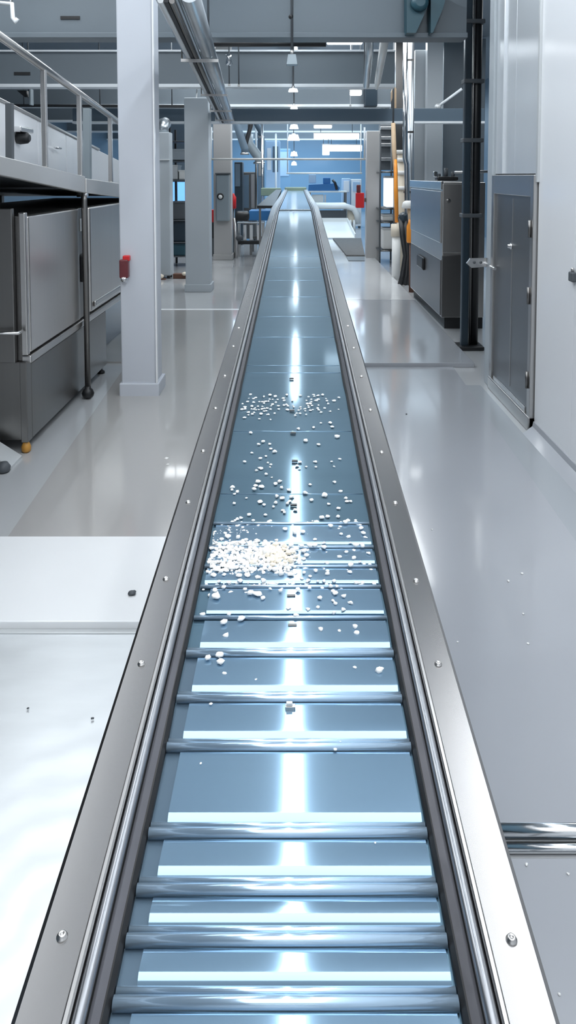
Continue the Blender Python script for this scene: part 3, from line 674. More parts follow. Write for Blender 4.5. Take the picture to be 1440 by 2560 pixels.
# black conduits
cp = thing('conduit_stack', 'pair of tall black conduits on a floor plate beyond the wall end', 'conduit', (at(1176, 870, 8.9).x, 8.9, 0))
x1, x2 = at(1163, 600, 8.9).x, at(1186, 600, 8.95).x
MB().box((x1 - .04, 8.86, .04), (x1 + .045, 8.95, ZC), .012).build('conduit', 'navy', cp)
MB().tube([(x2, 8.95, .04), (x2, 8.95, ZC)], .058, 16).build('conduit', 'black', cp)
MB().box((x1 - .1, 8.78, 0), (x2 + .1, 9.05, .05), .012).build('floor_plate', 'black', cp)
for z in (3.9, 3.2, 2.5, 1.6): MB().box((x1 - .05, 8.85, z), (x2 + .07, 9.02, z + .05), .008).build('clamp', 'dark_grey', cp)
MB().tube([(x1 + .065, 8.87, .05), (x1 + .065, 8.87, ZC)], .012).build('cable', 'steel_dark', cp)
MB().tube([q0 + Vector((0, -.02, 0)), q1 + Vector((0, -.02, 0))], .016).build('side_bar', 'steel', cp)
# second steel unit between conduit and wall end
q0 = at(1199, 835, 9.6)
# diagonal strut
st = thing('diagonal_strut', 'thin pale diagonal rod by the black conduits above the lintel', 'rod', at(1095, 268, 16.1))
MB().tube([at(1093, 268, 16.1), at(1155, 222, 15.9)], .03, 10).build('rod', 'paint_ledge', st)
MB().blob(at(1095, 267, 16.1), .07, .07, .07, .05, 2).build('joint', 'lip_grey', st)

# ------------------------------------------------------------------ ducts overhead
def duct(p0, p1, name, label):
    return thing(name, label, 'duct', p0)
A0, A1 = at(442, -10, 5.3), at(566, 303, 15.9)
A0.z = A0.z; d = (A1 - A0); 
dz = thing('cable_duct', 'long silver duct and cable tray under the beams upper left', 'duct', A0)
n = d.cross(Vector((0, 0, 1))).normalized()
off = lambda s, z=0.0: n * s + Vector((0, 0, z))
MB().tube([A0 + off(.085, .03), A1 + off(.085, .03)], .075, 20).build('round_duct', 'silver_duct', dz)
MB().beam(A0 + off(-.075), A1 + off(-.075), .16, .05, .01).build('tray', 'silver_duct', dz)
MB().beam(A0 + off(-.075, -.03), A1 + off(-.075, -.03), .03, .03).build('groove', 'dark_gap', dz)
MB().tube([A0 + off(-.035, -.035), A1 + off(-.035, -.035)], .02).build('cable', 'steel_dark', dz)
MB().tube([A0 + off(-.115, -.03), A1 + off(-.115, -.03)], .022).build('cable', 'lip_grey', dz)
for k in (.22, .5, .72, .9):
    q = A0 + d * k
    MB().beam(q + off(-.19, -.07), q + off(.19, -.07), .03, .03).build('hanger', 'steel', dz)
    MB().tube([q + off(-.18, -.07), Vector((q.x, q.y, ZC)) + n * -.18], .008).build('hanger_rod', 'steel_dark', dz)
# right white/silver ducts and dark navy drop
rd = thing('white_duct', 'short white round duct hanging upper right above the lintel', 'duct', at(950, 97, 9))
MB().tube([at(966, 70, 8.6), at(957, 130, 9.8), at(944, 205, 12.0), at(941, 222, 12.2)], [.055, .055, .05, .02], 18).build('tube', 'white_plastic', rd)
MB().tube([at(961, 100, 9.2), Vector((at(961, 100, 9.2).x, 9.2, ZC))], .012).build('hanger', 'steel', rd)
sd = thing('silver_flue', 'crumpled silver flue above the dark drop box', 'duct', at(925, 97, 10))
q = at(924, 110, 10.2); MB().tube([(q.x, 10.2, q.z), (q.x, 10.2, ZC)], .012).build('hanger', 'steel', sd)
MB().tube([at(926, 70, 9.8), at(923, 140, 10.5), at(916, 214, 11.8)], [.06, .055, .05], 16).build('tube', 'silver_duct', sd)
nb = thing('drop_box', 'dark navy upright drop box just above the lintel', 'box', at(930, 268, 15.0))
pbox(912, 212, 944, 266, 15.3, .25, .02).build('body', 'navy', nb)
pbox(918, 150, 938, 214, 15.35, .15, .02).build('neck', 'navy', nb)
MB().tube([at(928, 160, 15.4), Vector((at(928, 160, 15.4).x, 15.4, ZC))], .05).build('hanger', 'dark_grey', nb)
tb_ = thing('tan_brace', 'tan timber-like brace right of the navy drop box above the lintel', 'brace', at(975, 270.5, 16.06))
MB().prism([at(961, 270.5, 16.06), at(985, 214, 16.06), at(991, 222, 16.06), at(991, 270.5, 16.06), at(984, 270.5, 16.06), at(984, 238, 16.06), at(971, 270.5, 16.06)], (0, .14, 0)).build('body', 'tan', tb_)
# teal duct on nearest beam
td = thing('teal_panel', 'dark teal metal duct piece against the nearest beam, upper right', 'duct', at(1060, 82, 7.8))
MB().prism([at(1017, 82, 7.88), at(1017, -20, 7.88), at(1075, -20, 7.88), at(1068, 20, 7.88), at(1040, 82, 7.88)], (0, .2, 0)).build('body', 'teal', td)
MB().prism([at(1077, 82, 7.88), at(1077, -20, 7.88), at(1118, -20, 7.88), at(1108, 20, 7.88), at(1082, 82, 7.88)], (0, .2, 0)).build('fin', 'teal', td)
MB().lathe(at(1048, 8, 7.87), [(.09, 0), (.09, -.06), (.05, -.09)], 18, axis='Y').build('port', 'teal', td)
# pipe under the ceiling between the beams
pp = thing('black_pipe', 'black pipe with red end cap behind the nearest beam', 'pipe', at(650, 112, 10.5))
MB().tube([at(522, 109, 10.5), at(815, 109, 10.5)], .045).build('pipe', 'black', pp)
MB().tube([at(514, 109, 10.5), at(524, 109, 10.5)], .055).build('end_cap', 'red', pp)
MB().tube([at(590, 100, 10.6), at(905, 100, 10.6)], .022).build('cable', 'silver_duct', pp)
for xx in (560, 700, 800): MB().tube([at(xx, 109, 10.5), Vector((at(xx, 109, 10.5).x, 10.5, ZC))], .01).build('hanger', 'steel', pp)
# hook top left + floodlight
hk = thing('ceiling_hook', 'white metal hook hanging at the top left corner', 'hook', at(32, 50, 7.6))
MB().tube([at(0, 8, 7.7), at(30, 10, 7.6), at(32, 45, 7.6), at(38, 55, 7.6), at(44, 46, 7.6)], .022).build('hook', 'paint_ledge', hk)
MB().tube([at(28, 10, 7.65), Vector((at(28, 10, 7.65).x, 7.65, ZC))], .012).build('rod', 'steel', hk)
fl = thing('floodlight', 'small dark floodlight under the second beam, upper left', 'floodlight', at(65, 225, 13))
MB().prism([at(42, 226, 13), at(64, 226, 13), at(68, 243, 13), at(62, 243, 13)], (0, .2, 0)).build('shade', 'black', fl)
MB().box(at(72, 262, 13), at(84, 224, 13.15), .01).build('body', 'box_grey', fl)
MB().tube([at(72, 228, 13.08), Vector((at(72, 228, 13.08).x, 13.08, ZC))], .014).build('rod', 'dark_grey', fl)
dk = thing('dark_cable_tray', 'thin black cable tray on the left, just above the dark lintel', 'cable tray', at(300, 266, 15.9))
MB().beam(at(-40, 264, 15.0), at(468, 266, 15.0), .12, .05).build('tray', 'black', dk)
for xx in (60, 250, 430): MB().tube([at(xx, 265, 15.0), Vector((at(xx, 265, 15).x, 15.0, ZC))], .012).build('hanger', 'dark_grey', dk)
# vertical hanger rods
for xx, ya, yb, D, lab in ((521, -30, 84, 7.6, 'thin upright rod on the nearest beam right of the silver duct'), (573, 131, 215, 12.0, 'rod with lamp fitting on the second beam'), (597, 131, 216, 12.0, 'thin rod on the second beam right of the lamp fitting'), (911, 131, 212, 12.0, 'thin rod at the right end of the second beam'), (876, 225, 266, 15.2, 'thin white rod on the third beam beside the bright lamp')):
    a_ = at(xx, yb, D); t = thing('hanger_rod', lab, 'rod', a_)
    MB().tube([a_, Vector((a_.x, D, ZC))], .011, 8).build('rod', 'paint_ledge' if D > 15 else 'dark_grey', t)
    MB().box((a_.x - .02, D - .02, a_.z), (a_.x + .02, D + .02, a_.z + .03)).build('clip', 'steel', t)
    if xx == 573: MB().lathe((a_.x, D - .03, at(573, 150, D).z), [(.03, -.1), (.06, -.06), (.03, .03), (.05, .08)], 12).build('fitting', 'chrome', t)

# ------------------------------------------------------------------ pendant lamps over the conveyor axis
def pendant(px, py_top, py_bot, w_px, D, label, m='lamp_glow'):
    top = at(px, py_top, D); bot = at(px, py_bot, D); w = w_px / F * D / 2
    t = thing('pendant_lamp', label, 'lamp', bot, group='small pendant lamps above the conveyor')
    MB().tube([(top.x, D, top.z), (top.x, D, ZC)], .014, 10).build('rod', 'dark_grey', t)
    MB().hexa([(bot.x - w, D - w, bot.z), (bot.x + w, D - w, bot.z), (bot.x + w, D + w, bot.z), (bot.x - w, D + w, bot.z), (bot.x - w * .72, D - w * .7, top.z), (bot.x + w * .72, D - w * .7, top.z), (bot.x + w * .72, D + w * .7, top.z), (bot.x - w * .72, D + w * .7, top.z)], .004).build('lamp_shade', m, t)
    MB().lathe((top.x, D, top.z), [(w * .4, 0), (w * .35, .03), (.016, .05)], 12).build('holder', 'steel', t)
    return t
t = pendant(730, 137, 163, 27, 7.7, 'glassy pendant lamp hanging in front of the second beam', 'box_grey')
MB().blob(at(727, 42, 7.7), .026, .026, .026, .02, 2).build('joint', 'black', t)
pendant(733, 222, 229, 24, 12.1, 'flat pendant lamp just under the second beam')
pendant(735, 265, 272, 18, 15.4, 'small pendant lamp right above the dark lintel')
pendant(735, 312, 322, 22, 19.0, 'white pendant lamp just below the dark lintel')
pendant(734, 337, 351, 30, 23.0, 'white pendant lamp second below the dark lintel')
pendant(735, 380, 390, 18, 30.0, 'white pendant lamp just above the thin white crossbar')
pendant(735, 405, 413, 14, 34.0, 'small white pendant lamp between the two white crossbars')
# bright strip lights
def strip(x0, x1, y0, y1, D, label, m='tube_glow', grp='strip lights in the far hall'):
    a_, b_ = at(x0, y1, D), at(x1, y0, D)
    t = thing('strip_light', label, 'light', ((a_.x + b_.x) / 2, D, a_.z), group=grp)
    MB().box((a_.x, D, a_.z), (b_.x, D + .18, b_.z), .02).build('diffuser', m, t)
    MB().box((a_.x - .02, D - .0, b_.z), (b_.x + .02, D + .2, b_.z + .04), .005).build('housing', 'steel', t)
    for k in (.15, .85): MB().tube([(a_.x + (b_.x - a_.x) * k, D + .1, b_.z + .03), (a_.x + (b_.x - a_.x) * k, D + .1, ZC)], .01, 6).build('hanger', 'dark_grey', t)
strip(785, 898, 334, 347, 24, 'upper long glowing strip light in the far hall')
strip(815, 905, 363, 378, 30, 'lower long glowing strip light in the far hall')
strip(785, 830, 313, 320, 20, 'short strip light just under the lintel on the right', 'lamp_glow')
strip(876, 905, 225, 237, 14.6, 'small bright oblong lamp on the third beam', 'lamp_glow', None)
strip(818, 908, 99, 107, 10.9, 'bright strip light behind the nearest beam above the second', 'lamp_glow', None)
strip(806, 824, 362, 388, 29, 'upright white lamp box beside the lower strip light', 'lamp_soft', None)

# white crossbars
for x0, x1, yy, D, lab in ((526, 914, 398, 17.6, 'thin white crossbar at eye height between two columns'), (716, 905, 433, 24.5, 'second thin white crossbar farther down the hall')):
    t = thing('crossbar', lab, 'bar', at(720, yy, D))
    MB().tube([at(x0, yy, D), at(x1, yy, D)], .026 if D < 20 else .03, 10).build('tube', 'white_plastic', t)
    MB().tube([at(x0 + 3, yy, D), Vector((at(x0 + 3, yy, D).x, D, ZC if D > 20 else 3.25))], .02, 8).build('hanger', 'paint_ledge', t)
    MB().tube([at(x1 - 3, yy, D), Vector((at(x1 - 3, yy, D).x, D, ZC if D > 20 else 3.25))], .02, 8).build('hanger', 'paint_ledge', t)

# ------------------------------------------------------------------ far machines
def ground_box(x0, x1, yt, D, depth, m, name, label, cat, extra=()):
    a_, b_ = at(x0, yt, D), at(x1, yt, D)
    t = thing(name, label, cat, ((a_.x + b_.x) / 2, D + depth / 2, 0))
    MB().box((a_.x, D, .06), (b_.x, D + depth, a_.z), .02).build('body', m, t)
    for sx in (a_.x + .06, b_.x - .06):
        for sy in (D + .06, D + depth - .06): MB().beam((sx, sy, 0), (sx, sy, .08), .06, .06).build('foot', 'black', t)
    for (ex0, ey0, ex1, ey1, en, em) in extra:
        pbox(ex0, ey0, ex1, ey1, D - .03, .04, .004).build(en, em, t)
    return t
# left of conveyor
ground_box(389, 424, 330, 15.05, .35, 'column_grey', 'steel_casing', 'tall pale steel casing between the two nearest columns', 'casing', ((389, 398, 424, 401, 'joint_band', 'lip_grey'), (394, 404, 398, 640, 'pipe_cover', 'steel_bright')))
tw = thing('casing_elbow', 'rounded duct elbow sitting on the tall pale steel casing', 'duct', at(405, 330, 15.2))
qa = at(406, 331, 15.22); MB().tube([qa, qa + Vector((0, 0, .10)), qa + Vector((.0, .08, .17)), qa + Vector((0, .3, .2))], .13, 16).build('elbow', 'silver_duct', tw)
# shelving between casing and grey column
rk = thing('storage_rack', 'black storage rack seen between pale casing and grey column', 'rack', at(445, 690, 16.5))
ra, rb = at(425, 400, 17.0), at(480, 400, 17.0)
for x in (ra.x, rb.x):
    for y in (17.0, 17.8): MB().beam((x, y, 0), (x, y, 3.2), .05, .05).build('upright', 'black', rk)
for py_ in (640, 605, 550, 450, 402, 352):
    z = at(445, py_, 17.0).z
    MB().box((ra.x, 17.0, z - .03), (rb.x, 17.8, z), .004).build('shelf', 'dark_grey', rk)
for (x0, y0, x1, y1, m_, lab) in ((427, 371, 462, 401, 'silver_duct', 'crinkled silver box on the top shelf of the black rack'), (428, 411, 444, 449, 'lip_grey', 'left grey tub on the middle shelf of the black rack'), (447, 424, 462, 449, 'white_plastic', 'right white tub on the middle shelf of the black rack'), (427, 553, 463, 604, 'navy', 'dark navy crate on the low shelf of the black rack'), (427, 608, 463, 639, 'teal', 'teal crate on the lowest shelf of the black rack'), (428, 503, 462, 549, 'dark_grey', 'dark motor unit on the rack below the blue window')):
    a_ = at(x0, y1, 17.05); t = thing('crate' if 'crate' in lab else 'tub' if 'tub' in lab else 'box', lab, 'crate', ((a_.x + at(x1, y1, 17.05).x) / 2, 17.3, a_.z))
    zb = a_.z
    b_ = at(x1, y0, 17.05)
    MB().box((a_.x, 17.05, zb), (b_.x, 17.6, b_.z - .04), .02).build('body', m_, t)
    MB().box((a_.x - .01, 17.04, b_.z - .05), (b_.x + .01, 17.62, b_.z - .01), .008).build('rim', m_, t)
wn = thing('window_1', 'blue lit window seen through the black rack', 'window', at(445, 500, 22), kind='structure')
pbox(415, 455, 475, 520, 22.0, .03).build('pane', 'window_glow', wn)
for xx in (415, 441, 475): pbox(xx - 2, 453, xx + 2, 522, 21.97, .08).build('mullion', 'dark_grey', wn)
pbox(360, 522, 520, 700, 22.0, .2).build('sill_wall', 'dark_grey', wn); pbox(360, 300, 520, 455, 22.0, .2).build('head_wall', 'lintel_blue', wn)
sk = thing('sack', 'cream sack on the floor at the foot of the pale casing', 'sack', onz(400, 692))
q = onz(400, 697); MB().blob((q.x, q.y - .1, .06), .10, .08, .06, .08, 2).build('body', 'cream', sk)
MB().box((q.x - .14, q.y - .16, 0), (q.x + .14, q.y - .02, .012), .003).build('tray', 'brown', sk)
bg = thing('brown_carton', 'open brown carton on the floor beside the grey column', 'carton', onz(450, 694))
q = onz(452, 697); MB().box((q.x - .16, q.y, 0), (q.x + .16, q.y + .16, .10), .01).build('body', 'brown', bg)
MB().blob((q.x + .08, q.y + .02, .10), .07, .06, .04, .1, 2).build('contents', 'cream', bg)
# machines left of conveyor, beyond the slim column
def frame_table(x0, x1, yt, yb, D, depth, mtop, mleg, name, label, cat, th=.06):
    a_, b_ = at(x0, yt, D), at(x1, yt, D); t = thing(name, label, cat, ((a_.x + b_.x) / 2, D + depth / 2, 0))
    MB().box((a_.x, D, a_.z - th), (b_.x, D + depth, a_.z), .01).build('top', mtop, t)
    for sx in (a_.x + .05, b_.x - .05):
        for sy in (D + .05, D + depth - .05): MB().beam((sx, sy, 0), (sx, sy, a_.z - th), .06, .06).build('leg', mleg, t)
    MB().beam((a_.x, D + .05, a_.z * .4), (b_.x, D + .05, a_.z * .4), .05, .06).build('cross_brace', mleg, t)
    return t
frame_table(622, 690, 527, 553, 19.6, 1.0, 'blue', 'steel_dark', 'work_table', 'dark blue topped table left of the conveyor', 'table', .26)
t = frame_table(592, 662, 556, 612, 19.2, .35, 'steel', 'steel', 'roller_frame', 'black framed roller stand left of the conveyor', 'machine', .03)
pbox(594, 602, 660, 611, 19.15, .1, .01).build('bar', 'black', t)
for xx in (612, 628, 646): pbox(xx - 4, 562, xx + 4, 602, 19.3, .06, .006).build('roller', 'steel_bright', t)
mt = thing('motor_unit', 'black motor with grey pump left of the roller stand', 'motor', at(600, 550, 18.9))
MB().lathe(at(604, 540, 18.95), [(.10, -.15), (.13, -.1), (.13, .15), (.06, .2)], 16, axis='X').build('motor', 'black', mt)
MB().tube([at(586, 545, 18.9), at(590, 600, 18.9), Vector((at(590, 600, 18.9).x, 18.9, 0))], .05).build('column_tube', 'steel', mt)
MB().blob(at(598, 595, 18.9), .10, .1, .09, .05, 2).build('pump', 'dark_grey', mt)
ground_box(602, 640, 430, 24.0, .8, 'steel_dark', 'tall_machine', 'tall dark steel machine left of the far conveyor end', 'machine', ((606, 438, 622, 520, 'door', 'blue_grey'), (628, 436, 636, 520, 'door', 'steel')))
ground_box(586, 606, 405, 22.5, .6, 'navy', 'tall_cabinet', 'tall navy cabinet just right of the slim column', 'cabinet', ((588, 410, 600, 466, 'door', 'blue_grey'),))
ground_box(644, 660, 322, 27.0, .5, 'blue_grey', 'tall_machine', 'slim tall blue grey machine tower left of the conveyor end', 'machine', ((646, 380, 658, 440, 'door', 'steel'),))
ground_box(664, 700, 352, 33.0, .6, 'blue_pale', 'tall_cabinet', 'pale blue cabinet at the far end left of the conveyor', 'cabinet', ((668, 370, 678, 425, 'door', 'wall_white'), (682, 366, 695, 430, 'door', 'blue_grey')))
ground_box(697, 726, 372, 36.0, .6, 'far_wall', 'tall_cabinet', 'farthest blue grey cabinet behind the conveyor end', 'cabinet', ((700, 380, 722, 440, 'door', 'blue_pale'),))
q = thing('red_extinguisher', 'red fire extinguisher beside the slim column, conveyor side', 'extinguisher', at(584, 520, 19.2))
MB().lathe(at(584, 522, 19.2), [(.05, 0), (.07, .02), (.07, .3), (.03, .36), (.02, .4)], 16).build('cylinder', 'red', q)
MB().tube([at(584, 522, 19.2), Vector((at(584, 522, 19.2).x, 19.2, 0))], .02).build('stand', 'dark_grey', q)
q = thing('red_bin', 'small red container left of the slim column', 'container', at(531, 545, 19.2))
pbox(524, 524, 536, 556, 19.2, .15, .02).build('body', 'red', q); pbox(524, 556, 537, 596, 19.2, .3, .01).build('stand', 'black', q)
MB().beam(at(530, 590, 19.3), Vector((at(530, 590, 19.3).x, 19.3, 0)), .1, .1).build('leg', 'dark_grey', q)
# hanging pipes in the left far bay
for i, (x0, y0, x1, y1, D, r, m_, lab) in enumerate(((592, 312, 612, 372, 20, .10, 'blue_grey', 'slanting blue grey duct left in the far bay'), (628, 312, 612, 368, 21, .06, 'black', 'slanting black pipe in the far bay'), (640, 308, 652, 330, 22, .08, 'blue_grey', 'short blue grey duct beside the machine tower'), (622, 360, 648, 395, 21.5, .14, 'box_grey', 'rounded grey duct bend in the far bay'))):
    t = thing('duct_piece', lab, 'duct', at(x1, y1, D)); MB().tube([at(x0, y0 - 25, D), at(x0, y0, D), at(x1, y1, D), at(x1, y1 + 12, D)], r).build('tube', m_, t)
    MB().tube([at(x0, y0 - 25, D), Vector((at(x0, y0 - 25, D).x, D, ZC))], .03).build('hanger', 'steel_dark', t)
    MB().tube([at(x1, y1 + 10, D), at(x1, y1 + 15, D)], r * 1.2).build('flange', 'steel', t)
for xx, D, m_, lab in ((577, 20.0, 'paint_ledge', 'white upright pipe right of the slim column'), (656, 21.0, 'chrome', 'chrome upright pipe left of the conveyor end'), (690, 26.0, 'paint_ledge', 'thin pale upright pipe near the conveyor end'), (641, 23.2, 'steel_dark', 'dark upright pipe beside the chrome one')):
    q = at(xx, 500, D); t = thing('upright_pipe', lab, 'pipe', (q.x, D, 0)); MB().tube([(q.x, D, .02), (q.x, D, 3.6)], .035).build('pipe', m_, t); MB().lathe((q.x, D, 0), [(.08, 0), (.08, .02), (.04, .03)], 12).build('flange', 'dark_grey', t)
# dark chute left rail side at y 480-520
ch = thing('side_chute', 'dark sloping rubber chute joining the far conveyor from the left', 'chute', at(670, 515, 17.5))
MB().hexa([at(643, 521, 17.0), at(684, 521, 17.0), at(704, 478, 20.0), at(690, 478, 20.0), at(643, 514, 17.0), at(684, 514, 17.0), at(704, 474, 20.0), at(690, 474, 20.0)]).build('bed', 'black', ch)
pbox(652, 470, 702, 490, 20.2, .4, .02).build('hopper', 'green', ch)
for xx, yy, D in ((650, 520, 17.05), (680, 520, 17.05), (695, 480, 20.3)): q = at(xx, yy, D); MB().beam((q.x, D, 0), (q.x, D, q.z + .02), .05, .05).build('leg', 'steel_dark', ch)

# ------------------------------------------------------------------ right side of far hall
frame_table(772, 868, 478, 500, 28.5, .8, 'white_plastic', 'steel_dark', 'work_table', 'white topped table beside the far conveyor end', 'table', .05)
bm_ = thing('blue_hopper', 'blue hopper machine on the white table at the far end', 'hopper', at(810, 477, 28.7))
MB().prism([at(771, 477, 28.6), at(772, 462, 28.6), at(838, 458, 28.6), at(850, 470, 28.6), at(846, 477, 28.6)], (0, .5, 0)).build('tray', 'blue', bm_)
pbox(808, 444, 826, 460, 28.7, .3, .03).build('motor_cover', 'blue', bm_); pbox(772, 436, 790, 458, 28.7, .25, .02).build('side_box', 'blue_pale', bm_)
MB().tube([at(832, 450, 28.65), at(838, 458, 28.6), at(842, 474, 28.6)], .05).build('hose', 'black', bm_)
t = thing('drawer_unit', 'small white drawer unit under the white table', 'drawer unit', at(795, 505, 28.7)); pbox(780, 487, 809, 506, 28.7, .4, .01).build('body', 'white_plastic', t); pbox(811, 487, 815, 514, 28.7, .1).build('leg', 'steel_bright', t)
q = at(795, 505, 28.8); MB().beam((q.x, 28.9, 0), (q.x, 28.9, q.z), .1, .1).build('pedestal', 'steel_dark', t)
ground_box(856, 876, 446, 30, .6, 'blue_pale', 'tall_cabinet', 'pale blue cabinet left of the red box', 'cabinet', ((859, 452, 873, 480, 'door', 'wall_white'),))
ground_box(878, 904, 448, 30, .6, 'wall_white', 'tall_cabinet', 'white cabinet behind the red box', 'cabinet', ((882, 455, 900, 478, 'door', 'blue_pale'),))
t = thing('red_box', 'red box fixed to the near side of the right column', 'box', at(900, 520, 18.3)); pbox(890, 482, 911, 520, 18.38, .2, .02).build('body', 'red', t); pbox(892, 462, 902, 483, 18.4, .15, .02).build('top_fitting', 'red_dark', t)
MB().box((at(908, 505, 18.5).x, 18.48, at(908, 505, 18.5).z), (at(915, 500, 18.5).x, 18.55, at(915, 495, 18.5).z)).build('bracket', 'steel_dark', t)
# white side conveyor
D6 = 26.4
sdc = thing('side_conveyor', 'white side conveyor running off to the right behind the dark mat', 'conveyor', at(840, 560, D6))
MB().tube([at(786, 516, D6), at(866, 516, D6), at(884, 522, D6), at(893, 536, D6), at(895, 560, D6)], [.10, .10, .11, .12, .09], 16).build('cover_tube', 'white_plastic', sdc)
pbox(790, 508, 866, 514, D6 + .1, .7, .01).build('bed', 'white_plastic', sdc)
pbox(786, 526, 866, 551, D6 + .02, .1, .01).build('side_panel', 'dark_grey', sdc)
pbox(868, 520, 890, 556, D6 + .1, .35, .05).build('drive_cover', 'cream', sdc)
for xx in (800, 858, 880): q = at(xx, 545, D6 + .25); MB().beam((q.x, D6 + .25, .05 if q.x < 1.98 else 0), (q.x, D6 + .25, q.z), .06, .06).build('leg', 'steel', sdc)
for xx in (876, 886): MB().tube([at(xx, 550, D6 + .05), Vector((at(xx, 550, D6 + .05).x, D6 + .05, .05 if at(xx, 550, D6 + .05).x < 1.98 else 0))], .045).build('hose', 'white_plastic', sdc)
# white tray
tr = thing('white_tray', 'open white sloping tray resting on the walkway just behind the dark mat', 'tray', at(838, 590, 25))
pa, pb_, pc, pd = at(808, 597, 24.15), at(888, 597, 24.15), at(868, 554, 26.1), at(802, 554, 26.1)
UPZ = Vector((0, 0, .03)); dz0 = .085 - pa.z
for p_ in (pa, pb_): p_.z = .085
MB().hexa([p_ - UPZ for p_ in (pa, pb_, pc, pd)] + [pa, pb_, pc, pd], .006).build('base', 'white_plastic', tr)
MB().beam(pb_ + Vector((0, 0, .05)), pc + Vector((0, 0, .05)), .03, .16).build('side_wall', 'white_plastic', tr)
MB().beam(pa + Vector((0, 0, .05)), pd + Vector((0, 0, .05)), .03, .16).build('side_wall', 'white_plastic', tr)
MB().beam(pd + Vector((0, 0, .05)), pc + Vector((0, 0, .05)), .03, .16).build('end_wall', 'white_plastic', tr)
for p_ in (pc, pd): MB().beam((p_.x, p_.y - .1, 0.05), (p_.x, p_.y - .1, p_.z - .03), .05, .05).build('leg', 'steel', tr)
# dark mat with flap
gm = thing('rubber_mat', 'dark grey ribbed mat lying on the right walkway', 'mat', onz(880, 630, .05))
pts = [onz(866, 641, .05), onz(912, 641, .05), onz(903, 598, .05), onz(832, 598, .05)]
MB().prism(pts, (0, 0, .035)).build('pad', 'mat_grey', gm)
pts = [onz(871, 653, .05), onz(912, 653, .05), onz(911, 642.5, .05), onz(866, 642.5, .05)]
MB().prism(pts, (0, 0, .012)).build('flap', 'dark_grey', gm)

# ------------------------------------------------------------------ right pipe rack and orange things
wr_ = thing('pipe_rack', 'dark wire rack with white shelves beyond the right column', 'rack', at(968, 640, 17.6))
ra, rb = at(950, 500, 17.6), at(990, 500, 17.6)
for x in (ra.x, rb.x):
    for y in (17.6, 18.5): MB().tube([(x, y, 0), (x, y, 3.1)], .022, 8).build('upright', 'dark_grey', wr_)
for py_ in (430, 522, 556, 627):
    z = at(960, py_, 17.6).z
    for y in (17.6, 18.5): MB().tube([(ra.x, y, z), (rb.x, y, z)], .02, 8).build('rail', 'steel_dark', wr_)
    MB().box((ra.x, 17.6, z - .015), (rb.x, 18.5, z)).build('shelf', 'dark_grey', wr_)
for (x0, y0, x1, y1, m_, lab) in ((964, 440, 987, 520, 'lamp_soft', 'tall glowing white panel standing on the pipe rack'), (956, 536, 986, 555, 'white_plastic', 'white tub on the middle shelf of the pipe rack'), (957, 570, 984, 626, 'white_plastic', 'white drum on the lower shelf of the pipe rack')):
    a_ = at(x0, y1, 17.7); b_ = at(x1, y0, 17.7); a_.z += .02; t = thing('panel' if 'panel' in lab else 'tub' if 'tub' in lab else 'drum', lab, 'container', ((a_.x + b_.x) / 2, 17.9, a_.z))
    MB().box((a_.x, 17.7, a_.z), (b_.x, 18.2, b_.z - .03), .03).build('body', m_, t); MB().box((a_.x - .005, 17.69, b_.z - .05), (b_.x + .005, 18.21, b_.z), .01).build('lid', 'lip_grey', t)
# dark overhead equipment behind column right
oe = thing('overhead_unit', 'dark overhead unit with ribs right of the right column', 'machine', at(968, 400, 19)); 
pbox(950, 310, 985, 425, 19.5, .4, .02).build('body', 'dark_grey', oe)
for yy in (320, 345, 362, 398): pbox(951, yy - 4, 984, yy + 4, 19.4, .12, .01).build('rib', 'steel_bright', oe)
for xx in (955, 980): q = at(xx, 312, 19.6); MB().tube([q, Vector((q.x, 19.6, ZC))], .03).build('hanger', 'steel_dark', oe)
# orange cable
oc = thing('orange_cable', 'thick orange cable running down beside the pipe rack', 'cable', at(992, 550, 15.0))
MB().tube([at(989, 400, 15.2), at(989, 420, 15.1), at(990, 480, 15), at(992, 556, 15.0)], [.03, .036, .042, .04], 12).build('cable', 'orange', oc)
MB().tube([at(983, 308, 15.45), at(985, 370, 15.4), at(989, 432, 15.15)], [.045, .05, .045]).build('sleeve', 'tan', oc)
q = at(983, 310, 15.45); MB().tube([q, Vector((q.x, 15.45, ZC))], .02).build('hanger', 'dark_grey', oc)
wc = thing('white_pipe', 'thick white pipe standing on the floor under the orange cable', 'pipe', onz(990, 690, 0))
q = at(990, 640, 14.95); MB().tube([(q.x, 14.95, 0.0), (q.x, 14.95, at(990, 590, 14.95).z)], .085).build('lower_pipe', 'white_plastic', wc)
MB().tube([(q.x, 14.95, at(990, 590, 14.95).z), (q.x - .02, 14.95, at(990, 560, 14.95).z)], [.11, .09]).build('collar', 'cream', wc)
bp_ = thing('beige_pipe', 'beige ribbed pipe column right of the orange cable', 'pipe', at(1004, 600, 15.6))
q = at(1003, 500, 15.6); MB().tube([(q.x, 15.6, 0), (q.x, 15.6, at(1003, 380, 15.6).z)], .09).build('pipe', 'cream', bp_)
for yy in (380, 400, 432, 470): z = at(1003, yy, 15.6).z; MB().lathe((q.x, 15.6, z), [(.10, -.04), (.13, -.03), (.13, .03), (.10, .04)], 14).build('rib', 'white_plastic', bp_)
cpz = thing('chrome_pipe', 'tall chrome pipe with a kink in front of the partition panels', 'pipe', at(1014, 600, 14.6))
MB().tube([at(1013, 100, 14.6) * 1, at(1013, 330, 14.6), at(1013, 396, 14.6), at(1017, 412, 14.6), at(1018, 560, 14.6), Vector((at(1018, 560, 14.6).x, 14.6, 0))], .05).build('pipe', 'chrome', cpz)
z = at(1013, 330, 14.6).z
MB().tube([at(1026, 100, 14.9), at(1026, 500, 14.9), Vector((at(1026, 500, 14.9).x, 14.9, 0))], .075).build('pipe', 'silver_duct', cpz)
